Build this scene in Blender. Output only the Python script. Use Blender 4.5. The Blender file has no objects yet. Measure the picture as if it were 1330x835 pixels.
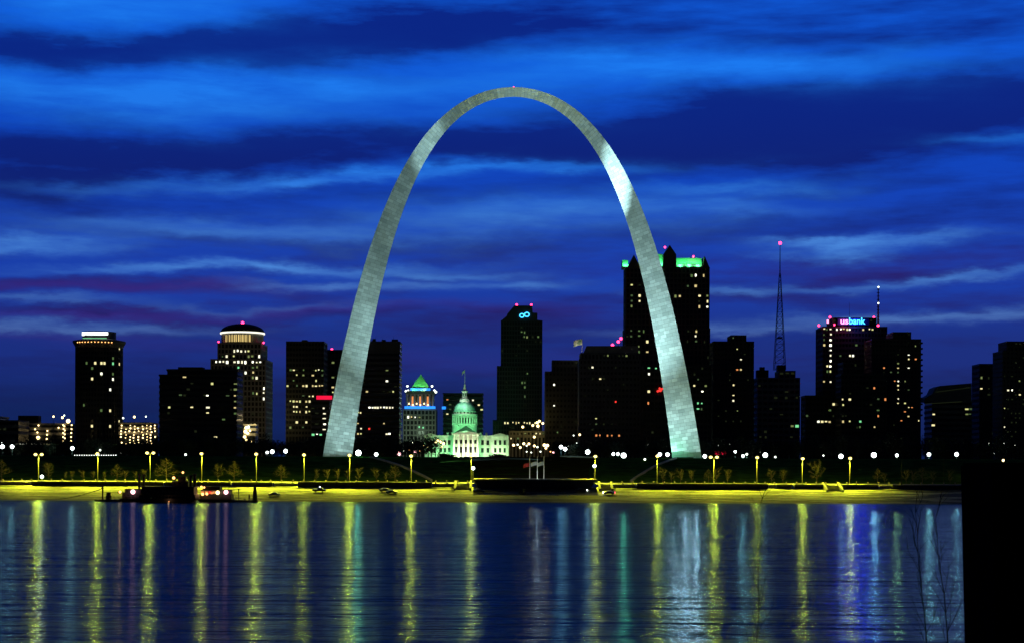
import bpy, bmesh, math, random
from mathutils import Vector, Matrix
random.seed(7)
PI = math.pi
S = bpy.context.scene
COL = S.collection

# ------------------------------------------------------------------ camera
F = 2277.0                      # focal length in photo pixels (1330 wide)
CH = 12.0                       # camera height above the river
ROLL = math.radians(0.24)
cam_d = bpy.data.cameras.new('camera')
cam = bpy.data.objects.new('camera', cam_d); COL.objects.link(cam)
cam.location = (0, 0, CH)
cam.matrix_world = Matrix.Translation((0, 0, CH)) @ Matrix.Rotation(PI/2, 4, 'X') @ Matrix.Rotation(ROLL, 4, 'Z')
cam_d.sensor_width = 36; cam_d.lens = 36*F/1330
cam_d.shift_y = 194.5/1330
cam_d.clip_start = 0.5; cam_d.clip_end = 20000
S.camera = cam

# ------------------------------------------------------------------ view and sampling
S.view_settings.view_transform = 'Standard'
S.view_settings.look = 'None'
S.view_settings.exposure = 0
S.view_settings.gamma = 1
S.view_settings.use_curve_mapping = False
S.render.engine = 'CYCLES'
S.cycles.max_bounces = 5; S.cycles.diffuse_bounces = 2; S.cycles.glossy_bounces = 3
S.cycles.caustics_reflective = False; S.cycles.caustics_refractive = False
S.cycles.use_adaptive_sampling = True; S.cycles.adaptive_threshold = 0.02
S.cycles.sample_clamp_indirect = 6
S.cycles.use_denoising = True

# ------------------------------------------------------------------ world: dusk sky with streaked cloud
W = bpy.data.worlds.new('World'); S.world = W; W.use_nodes = True
nt = W.node_tree; nt.nodes.clear()
def N(t, **k):
    n = nt.nodes.new(t)
    for a, v in k.items(): setattr(n, a, v)
    return n
def L(a, b): nt.links.new(a, b)
def M1(op, a, b=None, c=None, clamp=False):
    n = N('ShaderNodeMath', operation=op); n.use_clamp = clamp
    for i, v in enumerate((a, b, c)):
        if v is None: continue
        if isinstance(v, (int, float)): n.inputs[i].default_value = v
        else: L(v, n.inputs[i])
    return n.outputs[0]
def ramp(fac, stops, interp='EASE'):
    n = N('ShaderNodeValToRGB'); L(fac, n.inputs[0]); r = n.color_ramp; r.interpolation = interp
    while len(r.elements) > 1: r.elements.remove(r.elements[0])
    r.elements[0].position = stops[0][0]; r.elements[0].color = (*stops[0][1], 1)
    for p, c in stops[1:]:
        e = r.elements.new(p); e.color = (*c, 1)
    return n.outputs[0]
def srgb(r, g, b):
    f = lambda c: (c/255/12.92) if c/255 <= 0.04045 else ((c/255+0.055)/1.055)**2.4
    return (f(r), f(g), f(b))
tc = N('ShaderNodeTexCoord'); sep = N('ShaderNodeSeparateXYZ'); L(tc.outputs['Generated'], sep.inputs[0])
X_, Y_, Z_ = sep.outputs
hor = M1('SQRT', M1('ADD', M1('MULTIPLY', X_, X_), M1('MULTIPLY', Y_, Y_)))
v_ = M1('DIVIDE', Z_, M1('MAXIMUM', hor, 0.02))                   # tangent of elevation
u_ = M1('ARCTAN2', X_, Y_)                                       # azimuth from the view axis, in radians
comb = N('ShaderNodeCombineXYZ'); L(u_, comb.inputs[0]); L(v_, comb.inputs[1])
# wisps: warp the sky coordinates a little
wm = N('ShaderNodeMapping'); wm.inputs['Scale'].default_value = (7, 26, 1); L(comb.outputs[0], wm.inputs[0])
wn = N('ShaderNodeTexNoise'); wn.inputs['Scale'].default_value = 1; wn.inputs['Detail'].default_value = 6; L(wm.outputs[0], wn.inputs[0])
ws = N('ShaderNodeVectorMath', operation='SUBTRACT'); L(wn.outputs['Color'], ws.inputs[0]); ws.inputs[1].default_value = (.5, .5, .5)
wmul = N('ShaderNodeVectorMath', operation='MULTIPLY'); L(ws.outputs[0], wmul.inputs[0]); wmul.inputs[1].default_value = (.14, .034, 0)
wa = N('ShaderNodeVectorMath', operation='ADD'); L(comb.outputs[0], wa.inputs[0]); L(wmul.outputs[0], wa.inputs[1])
wm2 = N('ShaderNodeMapping'); wm2.inputs['Scale'].default_value = (34, 110, 1); L(comb.outputs[0], wm2.inputs[0])
wn2 = N('ShaderNodeTexNoise'); wn2.inputs['Scale'].default_value = 1; wn2.inputs['Detail'].default_value = 5; wn2.inputs['Roughness'].default_value = .62; L(wm2.outputs[0], wn2.inputs[0])
ws2 = N('ShaderNodeVectorMath', operation='SUBTRACT'); L(wn2.outputs['Color'], ws2.inputs[0]); ws2.inputs[1].default_value = (.5, .5, .5)
wmul2 = N('ShaderNodeVectorMath', operation='MULTIPLY'); L(ws2.outputs[0], wmul2.inputs[0]); wmul2.inputs[1].default_value = (.05, .011, 0)
wa2 = N('ShaderNodeVectorMath', operation='ADD'); L(wa.outputs[0], wa2.inputs[0]); L(wmul2.outputs[0], wa2.inputs[1])
warped = wa2.outputs[0]
def streak(px, py, hw, hh, slope=0.0, amp=1.0):
    """soft cloud streak at a direction in the sky; sizes in photo pixels turned into angles"""
    m = N('ShaderNodeMapping', vector_type='TEXTURE')
    m.inputs['Location'].default_value = ((px-665)/F, (612-py)/F, 0)
    m.inputs['Rotation'].default_value = (0, 0, math.atan(slope))
    m.inputs['Scale'].default_value = (hw/F, hh/F, 1)
    L(warped, m.inputs[0])
    d = N('ShaderNodeVectorMath', operation='DOT_PRODUCT'); L(m.outputs[0], d.inputs[0]); L(m.outputs[0], d.inputs[1])
    e = M1('EXPONENT', M1('MULTIPLY', d.outputs['Value'], -1))
    return M1('MULTIPLY', e, amp)
def add_all(lst):
    s = lst[0]
    for x in lst[1:]: s = M1('ADD', s, x)
    return s
dark = add_all([streak(*a) for a in [
    (90, 84, 300, 24, .0, 1.0), (370, 62, 200, 26, .12, .95), (620, 30, 240, 32, .05, .95), (900, 62, 300, 24, 0, .55), (0, 30, 90, 50, 0, .45),
    (1200, 30, 260, 36, 0, .55), (60, 215, 260, 42, .02, 1.1), (330, 200, 220, 24, .06, .85), (100, 275, 220, 22, 0, .6), (640, 185, 190, 30, .05, .9),
    (1150, 150, 330, 40, .06, 1.6), (860, 190, 180, 26, .05, .9), (1180, 205, 260, 22, 0, .7), (620, 262, 120, 14, 0, .4),
    (1100, 245, 260, 12, 0, .45), (100, 375, 330, 13, 0, .9), (380, 315, 170, 8, 0, .5), (620, 320, 180, 22, 0, .55),
    (1120, 350, 230, 18, 0, .7), (930, 300, 130, 20, 0, .5), (620, 420, 240, 22, 0, .6), (150, 412, 320, 9, 0, .8), (1000, 385, 300, 12, 0, .5),
    (1230, 290, 200, 16, 0, .5), (300, 505, 500, 40, 0, .3)]])
light = add_all([streak(*a) for a in [
    (150, 25, 170, 26, 0, .9), (200, 128, 420, 20, .04, .9), (800, 92, 380, 22, 0, .55), (950, 100, 200, 26, -.04, .5), (330, 150, 300, 22, .02, .5),
    (400, 234, 260, 9, .06, .7), (650, 222, 180, 8, .05, .75), (60, 320, 120, 10, 0, .75), (330, 300, 240, 14, -.03, .5), (300, 347, 250, 7, .03, .8),
    (690, 285, 200, 22, 0, .6), (940, 245, 130, 11, .02, .8), (900, 272, 140, 10, 0, .45), (1120, 314, 110, 7, .02, .95), (1150, 324, 55, 10, 0, .6),
    (1290, 190, 90, 8, 0, .6), (440, 369, 90, 6, .03, .9), (640, 368, 120, 8, .02, .7), (1210, 364, 180, 5, .03, .7), (1180, 408, 230, 7, .05, .75),
    (920, 427, 130, 5, .03, .75), (80, 432, 180, 8, .02, .9), (60, 398, 150, 6, .02, .5), (930, 375, 80, 6, 0, .5), (330, 402, 130, 5, 0, .35),
    (560, 350, 120, 6, 0, .5), (1030, 330, 60, 5, 0, .4)]])
# fine cloud texture
fm = N('ShaderNodeMapping'); fm.inputs['Scale'].default_value = (13, 85, 1); L(comb.outputs[0], fm.inputs[0])
fn = N('ShaderNodeTexNoise'); fn.inputs['Scale'].default_value = 1; fn.inputs['Detail'].default_value = 7; fn.inputs['Roughness'].default_value = .6; L(fm.outputs[0], fn.inputs[0])
ftex = M1('SUBTRACT', fn.outputs['Fac'], .5)
darkf = M1('MULTIPLY', M1('ADD', dark, M1('MULTIPLY', ftex, 2.1)), 1.0, clamp=True)
lightf = M1('MULTIPLY', light, M1('ADD', .85, M1('MULTIPLY', ftex, 2.6)), clamp=True)
vv = M1('DIVIDE', v_, .30, clamp=True)
clear_c = ramp(vv, [(0, srgb(5, 26, 66)), (.10, srgb(9, 34, 92)), (.22, srgb(20, 44, 126)), (.38, srgb(20, 60, 168)), (.6, srgb(9, 66, 186)), (.8, srgb(10, 86, 212)), (1, srgb(13, 90, 214))])
dark_c = ramp(vv, [(0, srgb(5, 18, 56)), (.14, srgb(14, 24, 80)), (.33, srgb(30, 24, 98)), (.5, srgb(9, 30, 112)), (.7, srgb(5, 34, 128)), (1, srgb(6, 38, 136))])
light_c = ramp(vv, [(0, srgb(50, 74, 130)), (.22, srgb(74, 104, 168)), (.42, srgb(70, 132, 216)), (.6, srgb(32, 118, 228)), (.8, srgb(24, 120, 240)), (1, srgb(34, 126, 238))])
def mixc(f, a, b):
    n = N('ShaderNodeMix', data_type='RGBA'); L(f, n.inputs[0]); L(a, n.inputs[6]); L(b, n.inputs[7]); return n.outputs[2]
mauve = M1('MULTIPLY', add_all([streak(*a) for a in [(90, 378, 260, 9, 0, .9), (330, 372, 200, 6, .02, .5), (150, 415, 330, 6, .03, .8), (560, 405, 260, 10, 0, .45), (60, 445, 160, 6, 0, .4), (1100, 345, 260, 12, 0, .35), (620, 470, 260, 14, 0, .35), (330, 455, 260, 10, 0, .35)]]), M1('ADD', .8, M1('MULTIPLY', ftex, 1.5)), clamp=True)
mc = N('ShaderNodeRGB'); mc.outputs[0].default_value = (*srgb(58, 44, 140), 1)
skyc = mixc(M1('MULTIPLY', mauve, .55), mixc(lightf, mixc(darkf, clear_c, dark_c), light_c), mc.outputs[0])
# the east (behind the viewer) is already night; so is everything below the horizon
west = ramp(M1('ADD', M1('MULTIPLY', Y_, .5), .5), [(0, (.03,)*3), (.5, (.045,)*3), (.75, (.3,)*3), (.92, (1,)*3), (1, (1,)*3)], 'LINEAR')
upf = ramp(M1('DIVIDE', v_, 1.6, clamp=True), [(0, (1,)*3), (.18, (1,)*3), (.35, (.30,)*3), (1, (.10,)*3)], 'LINEAR')
dn = ramp(M1('ADD', M1('MULTIPLY', v_, 8), .5, clamp=True), [(0, (.02,)*3), (.42, (.3,)*3), (.5, (1,)*3)], 'LINEAR')
mul = N('ShaderNodeMix', data_type='RGBA', blend_type='MULTIPLY'); mul.inputs[0].default_value = 1; L(skyc, mul.inputs[6]); L(west, mul.inputs[7])
mul2 = N('ShaderNodeMix', data_type='RGBA', blend_type='MULTIPLY'); mul2.inputs[0].default_value = 1; L(mul.outputs[2], mul2.inputs[6]); L(upf, mul2.inputs[7])
mul3 = N('ShaderNodeMix', data_type='RGBA', blend_type='MULTIPLY'); mul3.inputs[0].default_value = 1; L(mul2.outputs[2], mul3.inputs[6]); L(dn, mul3.inputs[7])
# the last Nishita twilight added at low strength
sky = N('ShaderNodeTexSky', sky_type='NISHITA'); sky.sun_disc = False
sky.sun_elevation = math.radians(-4); sky.sun_rotation = math.radians(20)
bg0 = N('ShaderNodeBackground'); L(sky.outputs[0], bg0.inputs[0]); bg0.inputs[1].default_value = .02
bg = N('ShaderNodeBackground'); L(mul3.outputs[2], bg.inputs[0]); bg.inputs[1].default_value = 1.0
ads = N('ShaderNodeAddShader'); L(bg.outputs[0], ads.inputs[0]); L(bg0.outputs[0], ads.inputs[1])
wo = N('ShaderNodeOutputWorld'); L(ads.outputs[0], wo.inputs[0])

# ------------------------------------------------------------------ helpers
def P(px, py, Y):
    """direction through a photo pixel followed to depth Y (camera roll taken out)"""
    dx, dy = px-665, py-417.5
    c, s = math.cos(ROLL), math.sin(ROLL)
    rx, ry = dx*c+dy*s, -dx*s+dy*c
    # lens shift is applied inside the rolled frame
    x0, y0 = dx, dy-194.5
    X = x0*c + y0*s*1.0; D = y0*c - x0*s
    return Vector((X*Y/F, Y, CH - D*Y/F))
def tagit(o, label=None, cat=None, group=None, kind=None):
    if label: o['label'] = label
    if cat: o['category'] = cat
    if group: o['group'] = group
    if kind: o['kind'] = kind
    return o
def empty(name, loc, label, cat, group=None, rz=0):
    o = bpy.data.objects.new(name, None); COL.objects.link(o); o.location = loc; o.rotation_euler = (0, 0, rz)
    o.empty_display_size = 1
    if len(label.split()) > 16: print('LONG', label)
    return tagit(o, label, cat, group)
class MB:
    def __init__(s): s.v = []; s.f = []
    def add(s, vs, fs):
        b = len(s.v); s.v += [tuple(v) for v in vs]; s.f += [tuple(i+b for i in f) for f in fs]; return s
    def box(s, x0, x1, y0, y1, z0, z1):
        return s.add([(x0,y0,z0),(x1,y0,z0),(x1,y1,z0),(x0,y1,z0),(x0,y0,z1),(x1,y0,z1),(x1,y1,z1),(x0,y1,z1)],
                     [(0,3,2,1),(4,5,6,7),(0,1,5,4),(1,2,6,5),(2,3,7,6),(3,0,4,7)])
    def hexa(s, bot, top):
        return s.add(list(bot)+list(top), [(0,3,2,1),(4,5,6,7),(0,1,5,4),(1,2,6,5),(2,3,7,6),(3,0,4,7)])
    def prism(s, pts, y0, y1):
        """polygon in xz extruded along y"""
        n = len(pts)
        return s.add([(x, y0, z) for x, z in pts]+[(x, y1, z) for x, z in pts],
                     [tuple(range(n)), tuple(range(2*n-1, n-1, -1))]+[(i, n+i, n+(i+1) % n, (i+1) % n) for i in range(n)])
    def tube(s, a, b, r0, r1=None, n=6, caps=True):
        r1 = r0 if r1 is None else r1
        a, b = Vector(a), Vector(b); d = (b-a)
        if d.length < 1e-6: return s
        d.normalize(); u = d.orthogonal().normalized(); w = d.cross(u)
        vs = []
        for c, r in ((a, r0), (b, r1)):
            for i in range(n):
                t = 2*PI*i/n; vs.append(c+(u*math.cos(t)+w*math.sin(t))*r)
        fs = [(i, (i+1) % n, n+(i+1) % n, n+i) for i in range(n)]
        if caps: fs += [tuple(range(n-1, -1, -1)), tuple(range(n, 2*n))]
        return s.add(vs, fs)
    def lathe(s, prof, n=24, c=(0, 0), a0=0):
        vs = []
        for r, z in prof:
            for i in range(n):
                t = 2*PI*i/n+a0; vs.append((c[0]+r*math.cos(t), c[1]+r*math.sin(t), z))
        fs = []
        for k in range(len(prof)-1):
            for i in range(n): fs.append((k*n+i, k*n+(i+1) % n, (k+1)*n+(i+1) % n, (k+1)*n+i))
        fs += [tuple(range(n-1, -1, -1)), tuple(range((len(prof)-1)*n, len(prof)*n))]
        return s.add(vs, fs)
    def ball(s, c, r, n=12, m=8, sz=1):
        prof = [(max(1e-3, r*math.sin(PI*k/m)), c[2]-r*sz*math.cos(PI*k/m)) for k in range(m+1)]
        return s.lathe(prof, n, (c[0], c[1]))
    def mesh(s, name, mat, smooth=False):
        me = bpy.data.meshes.new(name); me.from_pydata(s.v, [], s.f); me.update()
        if mat:
            for m_ in (mat if isinstance(mat, (list, tuple)) else [mat]): me.materials.append(m_)
        if smooth:
            for p in me.polygons: p.use_smooth = True
        return me
    def build(s, name, mat, parent=None, smooth=False, loc=None):
        o = bpy.data.objects.new(name, s.mesh(name, mat, smooth)); COL.objects.link(o)
        if parent: o.parent = parent
        if loc is not None: o.location = loc
        return o
def kids(o): return [c for c in bpy.data.objects if c.parent == o]
def copy_tree(o, ch=None, parent=None):
    c = o.copy(); COL.objects.link(c); c.parent = parent
    for k in kids(o): copy_tree(k, None, c)
    return c
def mat(name, base, rough=.7, metal=0, var=0, vscale=.5, spec=.3, bump=0, bscale=5, col2=None):
    m = bpy.data.materials.new(name); m.use_nodes = True; t = m.node_tree; b = t.nodes['Principled BSDF']
    b.inputs['Base Color'].default_value = (*base, 1); b.inputs['Roughness'].default_value = rough
    b.inputs['Metallic'].default_value = metal; b.inputs['Specular IOR Level'].default_value = spec
    if var or col2:
        g = t.nodes.new('ShaderNodeTexCoord'); n = t.nodes.new('ShaderNodeTexNoise'); n.inputs['Scale'].default_value = vscale; n.inputs['Detail'].default_value = 6
        t.links.new(g.outputs['Object'], n.inputs[0])
        r = t.nodes.new('ShaderNodeValToRGB'); t.links.new(n.outputs['Fac'], r.inputs[0])
        c2 = col2 or tuple(c*(1-var) for c in base); c1 = base if col2 else tuple(min(1, c*(1+var)) for c in base)
        r.color_ramp.elements[0].position = .35; r.color_ramp.elements[0].color = (*c2, 1)
        r.color_ramp.elements[1].position = .65; r.color_ramp.elements[1].color = (*c1, 1)
        t.links.new(r.outputs[0], b.inputs['Base Color'])
    if bump:
        g = t.nodes.new('ShaderNodeTexCoord'); n = t.nodes.new('ShaderNodeTexNoise'); n.inputs['Scale'].default_value = bscale; n.inputs['Detail'].default_value = 5
        t.links.new(g.outputs['Object'], n.inputs[0]); bp = t.nodes.new('ShaderNodeBump'); bp.inputs['Distance'].default_value = bump
        t.links.new(n.outputs['Fac'], bp.inputs['Height']); t.links.new(bp.outputs[0], b.inputs['Normal'])
    return m
def glow(name, c, s, sample=False):
    m = bpy.data.materials.new(name); m.use_nodes = True; b = m.node_tree.nodes['Principled BSDF']
    b.inputs['Base Color'].default_value = (.05, .05, .05, 1)
    b.inputs['Emission Color'].default_value = (*c, 1); b.inputs['Emission Strength'].default_value = s
    if not sample: m.cycles.emission_sampling = 'NONE'
    return m
def point(name, loc, col, W_, r=.4, parent=None, spot=None, target=None, blend=.5):
    d = bpy.data.lights.new(name, 'SPOT' if spot else 'POINT'); d.color = col; d.energy = W_; d.shadow_soft_size = r
    if spot: d.spot_size = math.radians(spot); d.spot_blend = blend
    o = bpy.data.objects.new(name, d); COL.objects.link(o); o.location = loc
    if parent: o.parent = parent
    if target is not None:
        o.rotation_euler = (Vector(target)-Vector(loc)).to_track_quat('-Z', 'Y').to_euler()
    return o

# dim afterglow from the west, just below the clouds
sun_d = bpy.data.lights.new('sun', 'SUN'); sun_d.energy = .02; sun_d.angle = math.radians(10); sun_d.color = (.6, .7, 1)
sun = bpy.data.objects.new('sun', sun_d); COL.objects.link(sun); sun.rotation_euler = Vector((-.3, -1, -.12)).to_track_quat('-Z', 'Y').to_euler()

# ------------------------------------------------------------------ materials
mm = {}
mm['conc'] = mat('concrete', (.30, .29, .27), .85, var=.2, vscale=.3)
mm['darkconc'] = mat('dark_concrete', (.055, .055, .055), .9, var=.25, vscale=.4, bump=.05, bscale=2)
mm['nearwood'] = mat('silhouette_bark', (.008, .008, .006), 1, spec=0)  # shade put into the colour: near black so the saplings stay silhouettes
mm['pier'] = mat('near_black_concrete', (.006, .006, .006), 1, var=.3, vscale=.8, spec=0, bump=.04, bscale=3)  # near-black concrete with slight random tone
mm['brown'] = mat('brown_cladding', (.11, .10, .085), .75, var=.15, vscale=.1)
mm['grey'] = mat('grey_cladding', (.16, .17, .17), .7, var=.12, vscale=.1)
mm['pale'] = mat('pale_stone', (.36, .36, .33), .8, var=.12, vscale=.15)
mm['black'] = mat('black_cladding', (.055, .06, .062), .6, var=.15, vscale=.1)
mm['glass'] = mat('dark_window_glass', (.02, .024, .028), .25, spec=.4)
mm['roof'] = mat('dark_roof', (.05, .05, .05), .9)
mm['steel'] = mat('painted_steel', (.30, .31, .30), .5, metal=.3)
mm['lattice'] = mat('mast_steel', (.12, .05, .04), .6, metal=.3)
mm['stone'] = mat('white_limestone', (.66, .66, .60), .8, var=.08, vscale=.4)
mm['copper'] = mat('green_copper', (.22, .50, .36), .6, var=.15, vscale=.5)
mm['green_roof'] = mat('green_metal_roof', (.30, .55, .38), .7)
mm['wood'] = mat('tree_bark', (.20, .15, .10), .95, var=.2, vscale=2)
mm['twig'] = mat('bare_twigs', (.30, .27, .14), .95, spec=0)
mm['darktwig'] = mat('dark_twigs', (.035, .035, .022), .95)
mm['hull'] = mat('dark_boat_paint', (.03, .032, .035), .6, var=.2)
mm['boatwhite'] = mat('boat_trim', (.10, .10, .10), .6)
mm['rope'] = mat('steel_cable', (.03, .03, .03), .8)
mm['carblack'] = mat('black_car_paint', (.02, .02, .022), .35, spec=.5)
mm['carblue'] = mat('dark_blue_car_paint', (.02, .03, .05), .35, spec=.5)
mm['tyre'] = mat('rubber', (.02, .02, .02), .9)
mm['carglass'] = mat('car_glass', (.02, .025, .03), .1, spec=.6)
mm['pole'] = mat('lamp_pole_aluminium', (.028, .028, .026), .8, spec=.1)
mm['flagpole'] = mat('white_flagpole', (.7, .7, .7), .5)
mm['lamp'] = glow('sodium_lamp', (1, .78, .22), 3.4)
mm['globe'] = glow('white_park_lamp', (.86, 1, .97), 9)
mm['globe_small'] = glow('small_white_lamp', (.9, 1, .85), 4)
mm['amber'] = glow('amber_lamp', (1, .72, .30), 5)
mm['orange'] = glow('orange_lamp', (1, .42, .12), 4)
mm['pink'] = glow('pink_lamp', (1, .45, .5), 6)
mm['beacon'] = glow('red_beacon', (1, .03, .12), 7)
mm['w0'] = glow('window_warm', (1, .88, .42), 1.1)
mm['w1'] = glow('window_white', (1, 1, .78), 1.6)
mm['w2'] = glow('window_green', (.45, .80, .25), .18)
mm['w0b'] = glow('window_warm_soft', (1, .80, .34), .75); mm['w0c'] = glow('window_yellow', (.85, .85, .32), .9)
mm['w1b'] = glow('window_white_soft', (1, .93, .62), 1.2); mm['w1c'] = glow('window_white_strong', (1, .97, .72), 3)
mm['w2b'] = glow('window_green_faint', (.45, .75, .3), .12); mm['w2c'] = glow('window_green_soft', (.6, .75, .25), .3)
mm['drumw'] = glow('window_gold', (1, .72, .25), 1.1)
mm['w3'] = glow('window_orange', (1, .34, .10), .9)
mm['w4'] = glow('window_dim', (.30, .40, .16), .035)
mm['w5'] = glow('window_bright_green', (.25, .95, .40), .9)
mm['w6'] = glow('window_red', (1, .04, .03), 1.4)
mm['redsign'] = glow('red_sign', (1, .01, .06), 1.0)
mm['whitesign'] = glow('white_sign', (.95, 1, 1), 3)
mm['bluesign'] = glow('blue_sign', (.05, .5, 1), 3.2)
mm['blueband'] = glow('blue_light_band', (.02, .25, 1), 1.6)
mm['pinksign'] = glow('pink_sign', (1, .25, .5), 3)
mm['ringlight'] = glow('cornice_light', (1, .97, .80), 1.4)

# ------------------------------------------------------------------ water and ground
def ground_z(Y):
    pts = [(-400, 3), (60, 3), (95, .3), (110, -2), (650, -3), (678, -1), (683, 0), (716, 5.7), (717.2, 7.0), (745, 7.3), (750, 7.9), (762, 9.6), (800, 14.2), (845, 18.2), (868, 19.1), (905, 19.3), (1100, 19.3), (9000, 19.3)]
    for (a, za), (b, zb) in zip(pts, pts[1:]):
        if Y <= b: return za+(zb-za)*(Y-a)/(b-a)
    return pts[-1][1]
def on_ground(px, py, lo=684, hi=716):
    """where the view line through a pixel meets the bank"""
    for k in range(400):
        Y = lo+(hi-lo)*k/399
        if P(px, py, Y).z <= ground_z(Y): return P(px, py, Y)
    return P(px, py, hi)
def sheet(name, ys, xs, m, rough=0, zoff=0, seed=1):
    r = random.Random(seed); mb = MB(); n = len(xs)
    for iy, Y in enumerate(ys):
        for X in xs:
            edge = iy in (0, len(ys)-1)
            mb.v.append((X, Y, ground_z(Y)+zoff+(0 if edge else r.uniform(-rough, rough))))
    for j in range(len(ys)-1):
        for i in range(n-1): mb.f.append((j*n+i, j*n+i+1, (j+1)*n+i+1, (j+1)*n+i))
    return tagit(mb.build(name, m, smooth=rough > 0), kind='structure')
wm_ = bpy.data.materials.new('river_water'); wm_.use_nodes = True; t = wm_.node_tree; b = t.nodes['Principled BSDF']
t.nodes.remove(b); out = t.nodes['Material Output']
gl = t.nodes.new('ShaderNodeBsdfGlossy'); gl.distribution = 'GGX'; gl.inputs['Color'].default_value = (.22, .33, .42, 1); gl.inputs['Roughness'].default_value = .17
df = t.nodes.new('ShaderNodeBsdfDiffuse'); df.inputs['Color'].default_value = (.002, .008, .02, 1)
g2 = t.nodes.new('ShaderNodeBsdfGlossy'); g2.distribution = 'GGX'; g2.inputs['Color'].default_value = (.30, .36, .40, 1); g2.inputs['Roughness'].default_value = .065
mg = t.nodes.new('ShaderNodeMixShader'); mg.inputs[0].default_value = .38; t.links.new(gl.outputs[0], mg.inputs[1]); t.links.new(g2.outputs[0], mg.inputs[2])
fr = t.nodes.new('ShaderNodeFresnel'); fr.inputs['IOR'].default_value = 1.33
mxw = t.nodes.new('ShaderNodeMixShader'); t.links.new(fr.outputs[0], mxw.inputs[0]); t.links.new(df.outputs[0], mxw.inputs[1]); t.links.new(mg.outputs[0], mxw.inputs[2]); t.links.new(mxw.outputs[0], out.inputs[0])
g = t.nodes.new('ShaderNodeTexCoord')
def wave(sc, det, rot=0):
    mp = t.nodes.new('ShaderNodeMapping'); mp.inputs['Scale'].default_value = sc; mp.inputs['Rotation'].default_value = (0, 0, rot); t.links.new(g.outputs['Object'], mp.inputs[0])
    n = t.nodes.new('ShaderNodeTexNoise'); n.inputs['Scale'].default_value = 1; n.inputs['Detail'].default_value = det; t.links.new(mp.outputs[0], n.inputs[0]); return n.outputs['Fac']
def bumpn(h, dist, prev=None):
    bp = t.nodes.new('ShaderNodeBump'); bp.inputs['Distance'].default_value = dist; bp.inputs['Strength'].default_value = 1
    t.links.new(h, bp.inputs['Height'])
    if prev: t.links.new(prev, bp.inputs['Normal'])
    return bp.outputs[0]
n1 = bumpn(wave((.35, 1.1, 1), 5, .05), .20)
n2 = bumpn(wave((.045, .22, 1), 5, -.06), 1.1, n1)
n3 = bumpn(wave((.012, .055, 1), 4, .03), 1.9, n2)
for q in (gl, g2, df, fr): t.links.new(n3, q.inputs['Normal'])
water = MB(); water.add([(-5000, 70, 0), (5000, 70, 0), (5000, 700, 0), (-5000, 700, 0)], [(0, 1, 2, 3)])
tagit(water.build('river', wm_), kind='structure')

cob = bpy.data.materials.new('cobblestone_levee'); cob.use_nodes = True; t = cob.node_tree; b = t.nodes['Principled BSDF']; b.inputs['Roughness'].default_value = .85
g = t.nodes.new('ShaderNodeTexCoord')
n0 = t.nodes.new('ShaderNodeTexNoise'); mp = t.nodes.new('ShaderNodeMapping'); mp.inputs['Scale'].default_value = (.05, .22, .22)
t.links.new(g.outputs['Object'], mp.inputs[0]); t.links.new(mp.outputs[0], n0.inputs[0]); n0.inputs['Scale'].default_value = 1; n0.inputs['Detail'].default_value = 8; n0.inputs['Roughness'].default_value = .65
r0 = t.nodes.new('ShaderNodeValToRGB'); t.links.new(n0.outputs['Fac'], r0.inputs[0])
r0.color_ramp.elements[0].position = .45; r0.color_ramp.elements[0].color = (.035, .034, .028, 1)
r0.color_ramp.elements[1].position = .57; r0.color_ramp.elements[1].color = (.42, .41, .32, 1)
vo = t.nodes.new('ShaderNodeTexVoronoi'); vo.inputs['Scale'].default_value = 1.4; t.links.new(g.outputs['Object'], vo.inputs[0])
mx = t.nodes.new('ShaderNodeMix'); mx.data_type = 'RGBA'; mx.blend_type = 'MULTIPLY'; mx.inputs[0].default_value = .35
t.links.new(r0.outputs[0], mx.inputs[6]); t.links.new(vo.outputs['Color'], mx.inputs[7]); sx = t.nodes.new('ShaderNodeSeparateXYZ'); t.links.new(g.outputs['Object'], sx.inputs[0])      # wet, silty stones just above the waterline
mr = t.nodes.new('ShaderNodeMapRange'); mr.inputs[1].default_value = .5; mr.inputs[2].default_value = 3.2; mr.inputs[3].default_value = .28; mr.inputs[4].default_value = 1
ad = t.nodes.new('ShaderNodeMath'); ad.operation = 'MULTIPLY_ADD'; t.links.new(n0.outputs['Fac'], ad.inputs[0]); ad.inputs[1].default_value = 3; t.links.new(sx.outputs[2], ad.inputs[2])
sb_ = t.nodes.new('ShaderNodeMath'); sb_.operation = 'SUBTRACT'; t.links.new(ad.outputs[0], sb_.inputs[0]); sb_.inputs[1].default_value = 1.4; t.links.new(sb_.outputs[0], mr.inputs[0])
mw = t.nodes.new('ShaderNodeVectorMath'); mw.operation = 'SCALE'; t.links.new(mx.outputs[2], mw.inputs[0]); t.links.new(mr.outputs[0], mw.inputs['Scale']); t.links.new(mw.outputs[0], b.inputs['Base Color'])
bp = t.nodes.new('ShaderNodeBump'); bp.inputs['Distance'].default_value = .12; t.links.new(vo.outputs['Distance'], bp.inputs['Height']); t.links.new(bp.outputs[0], b.inputs['Normal'])
xs_l = [-4000, -1500, -700]+[-420+6*i for i in range(141)]+[700, 1500, 4000]
def lin(a, b, n): return [a+(b-a)*i/n for i in range(n+1)]
sheet('near_bank', lin(-400, 60, 4)+lin(66, 112, 10), [-600, -200]+lin(-60, 60, 20)+[200, 600], mat('mud_bank', (.06, .05, .04), .9, var=.3), .06)
sheet('levee_slope', lin(650, 676, 3)+lin(678, 716, 26), xs_l, cob, .10, seed=4)
sheet('riverfront_street', lin(717.2, 745, 6), [-4000, -1000, 0, 1000, 4000], mat('asphalt', (.16, .155, .14), .85, var=.2, vscale=.3))
grass = mat('hill_grass', (.05, .12, .018), 1, var=.4, vscale=.15, spec=0)
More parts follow.
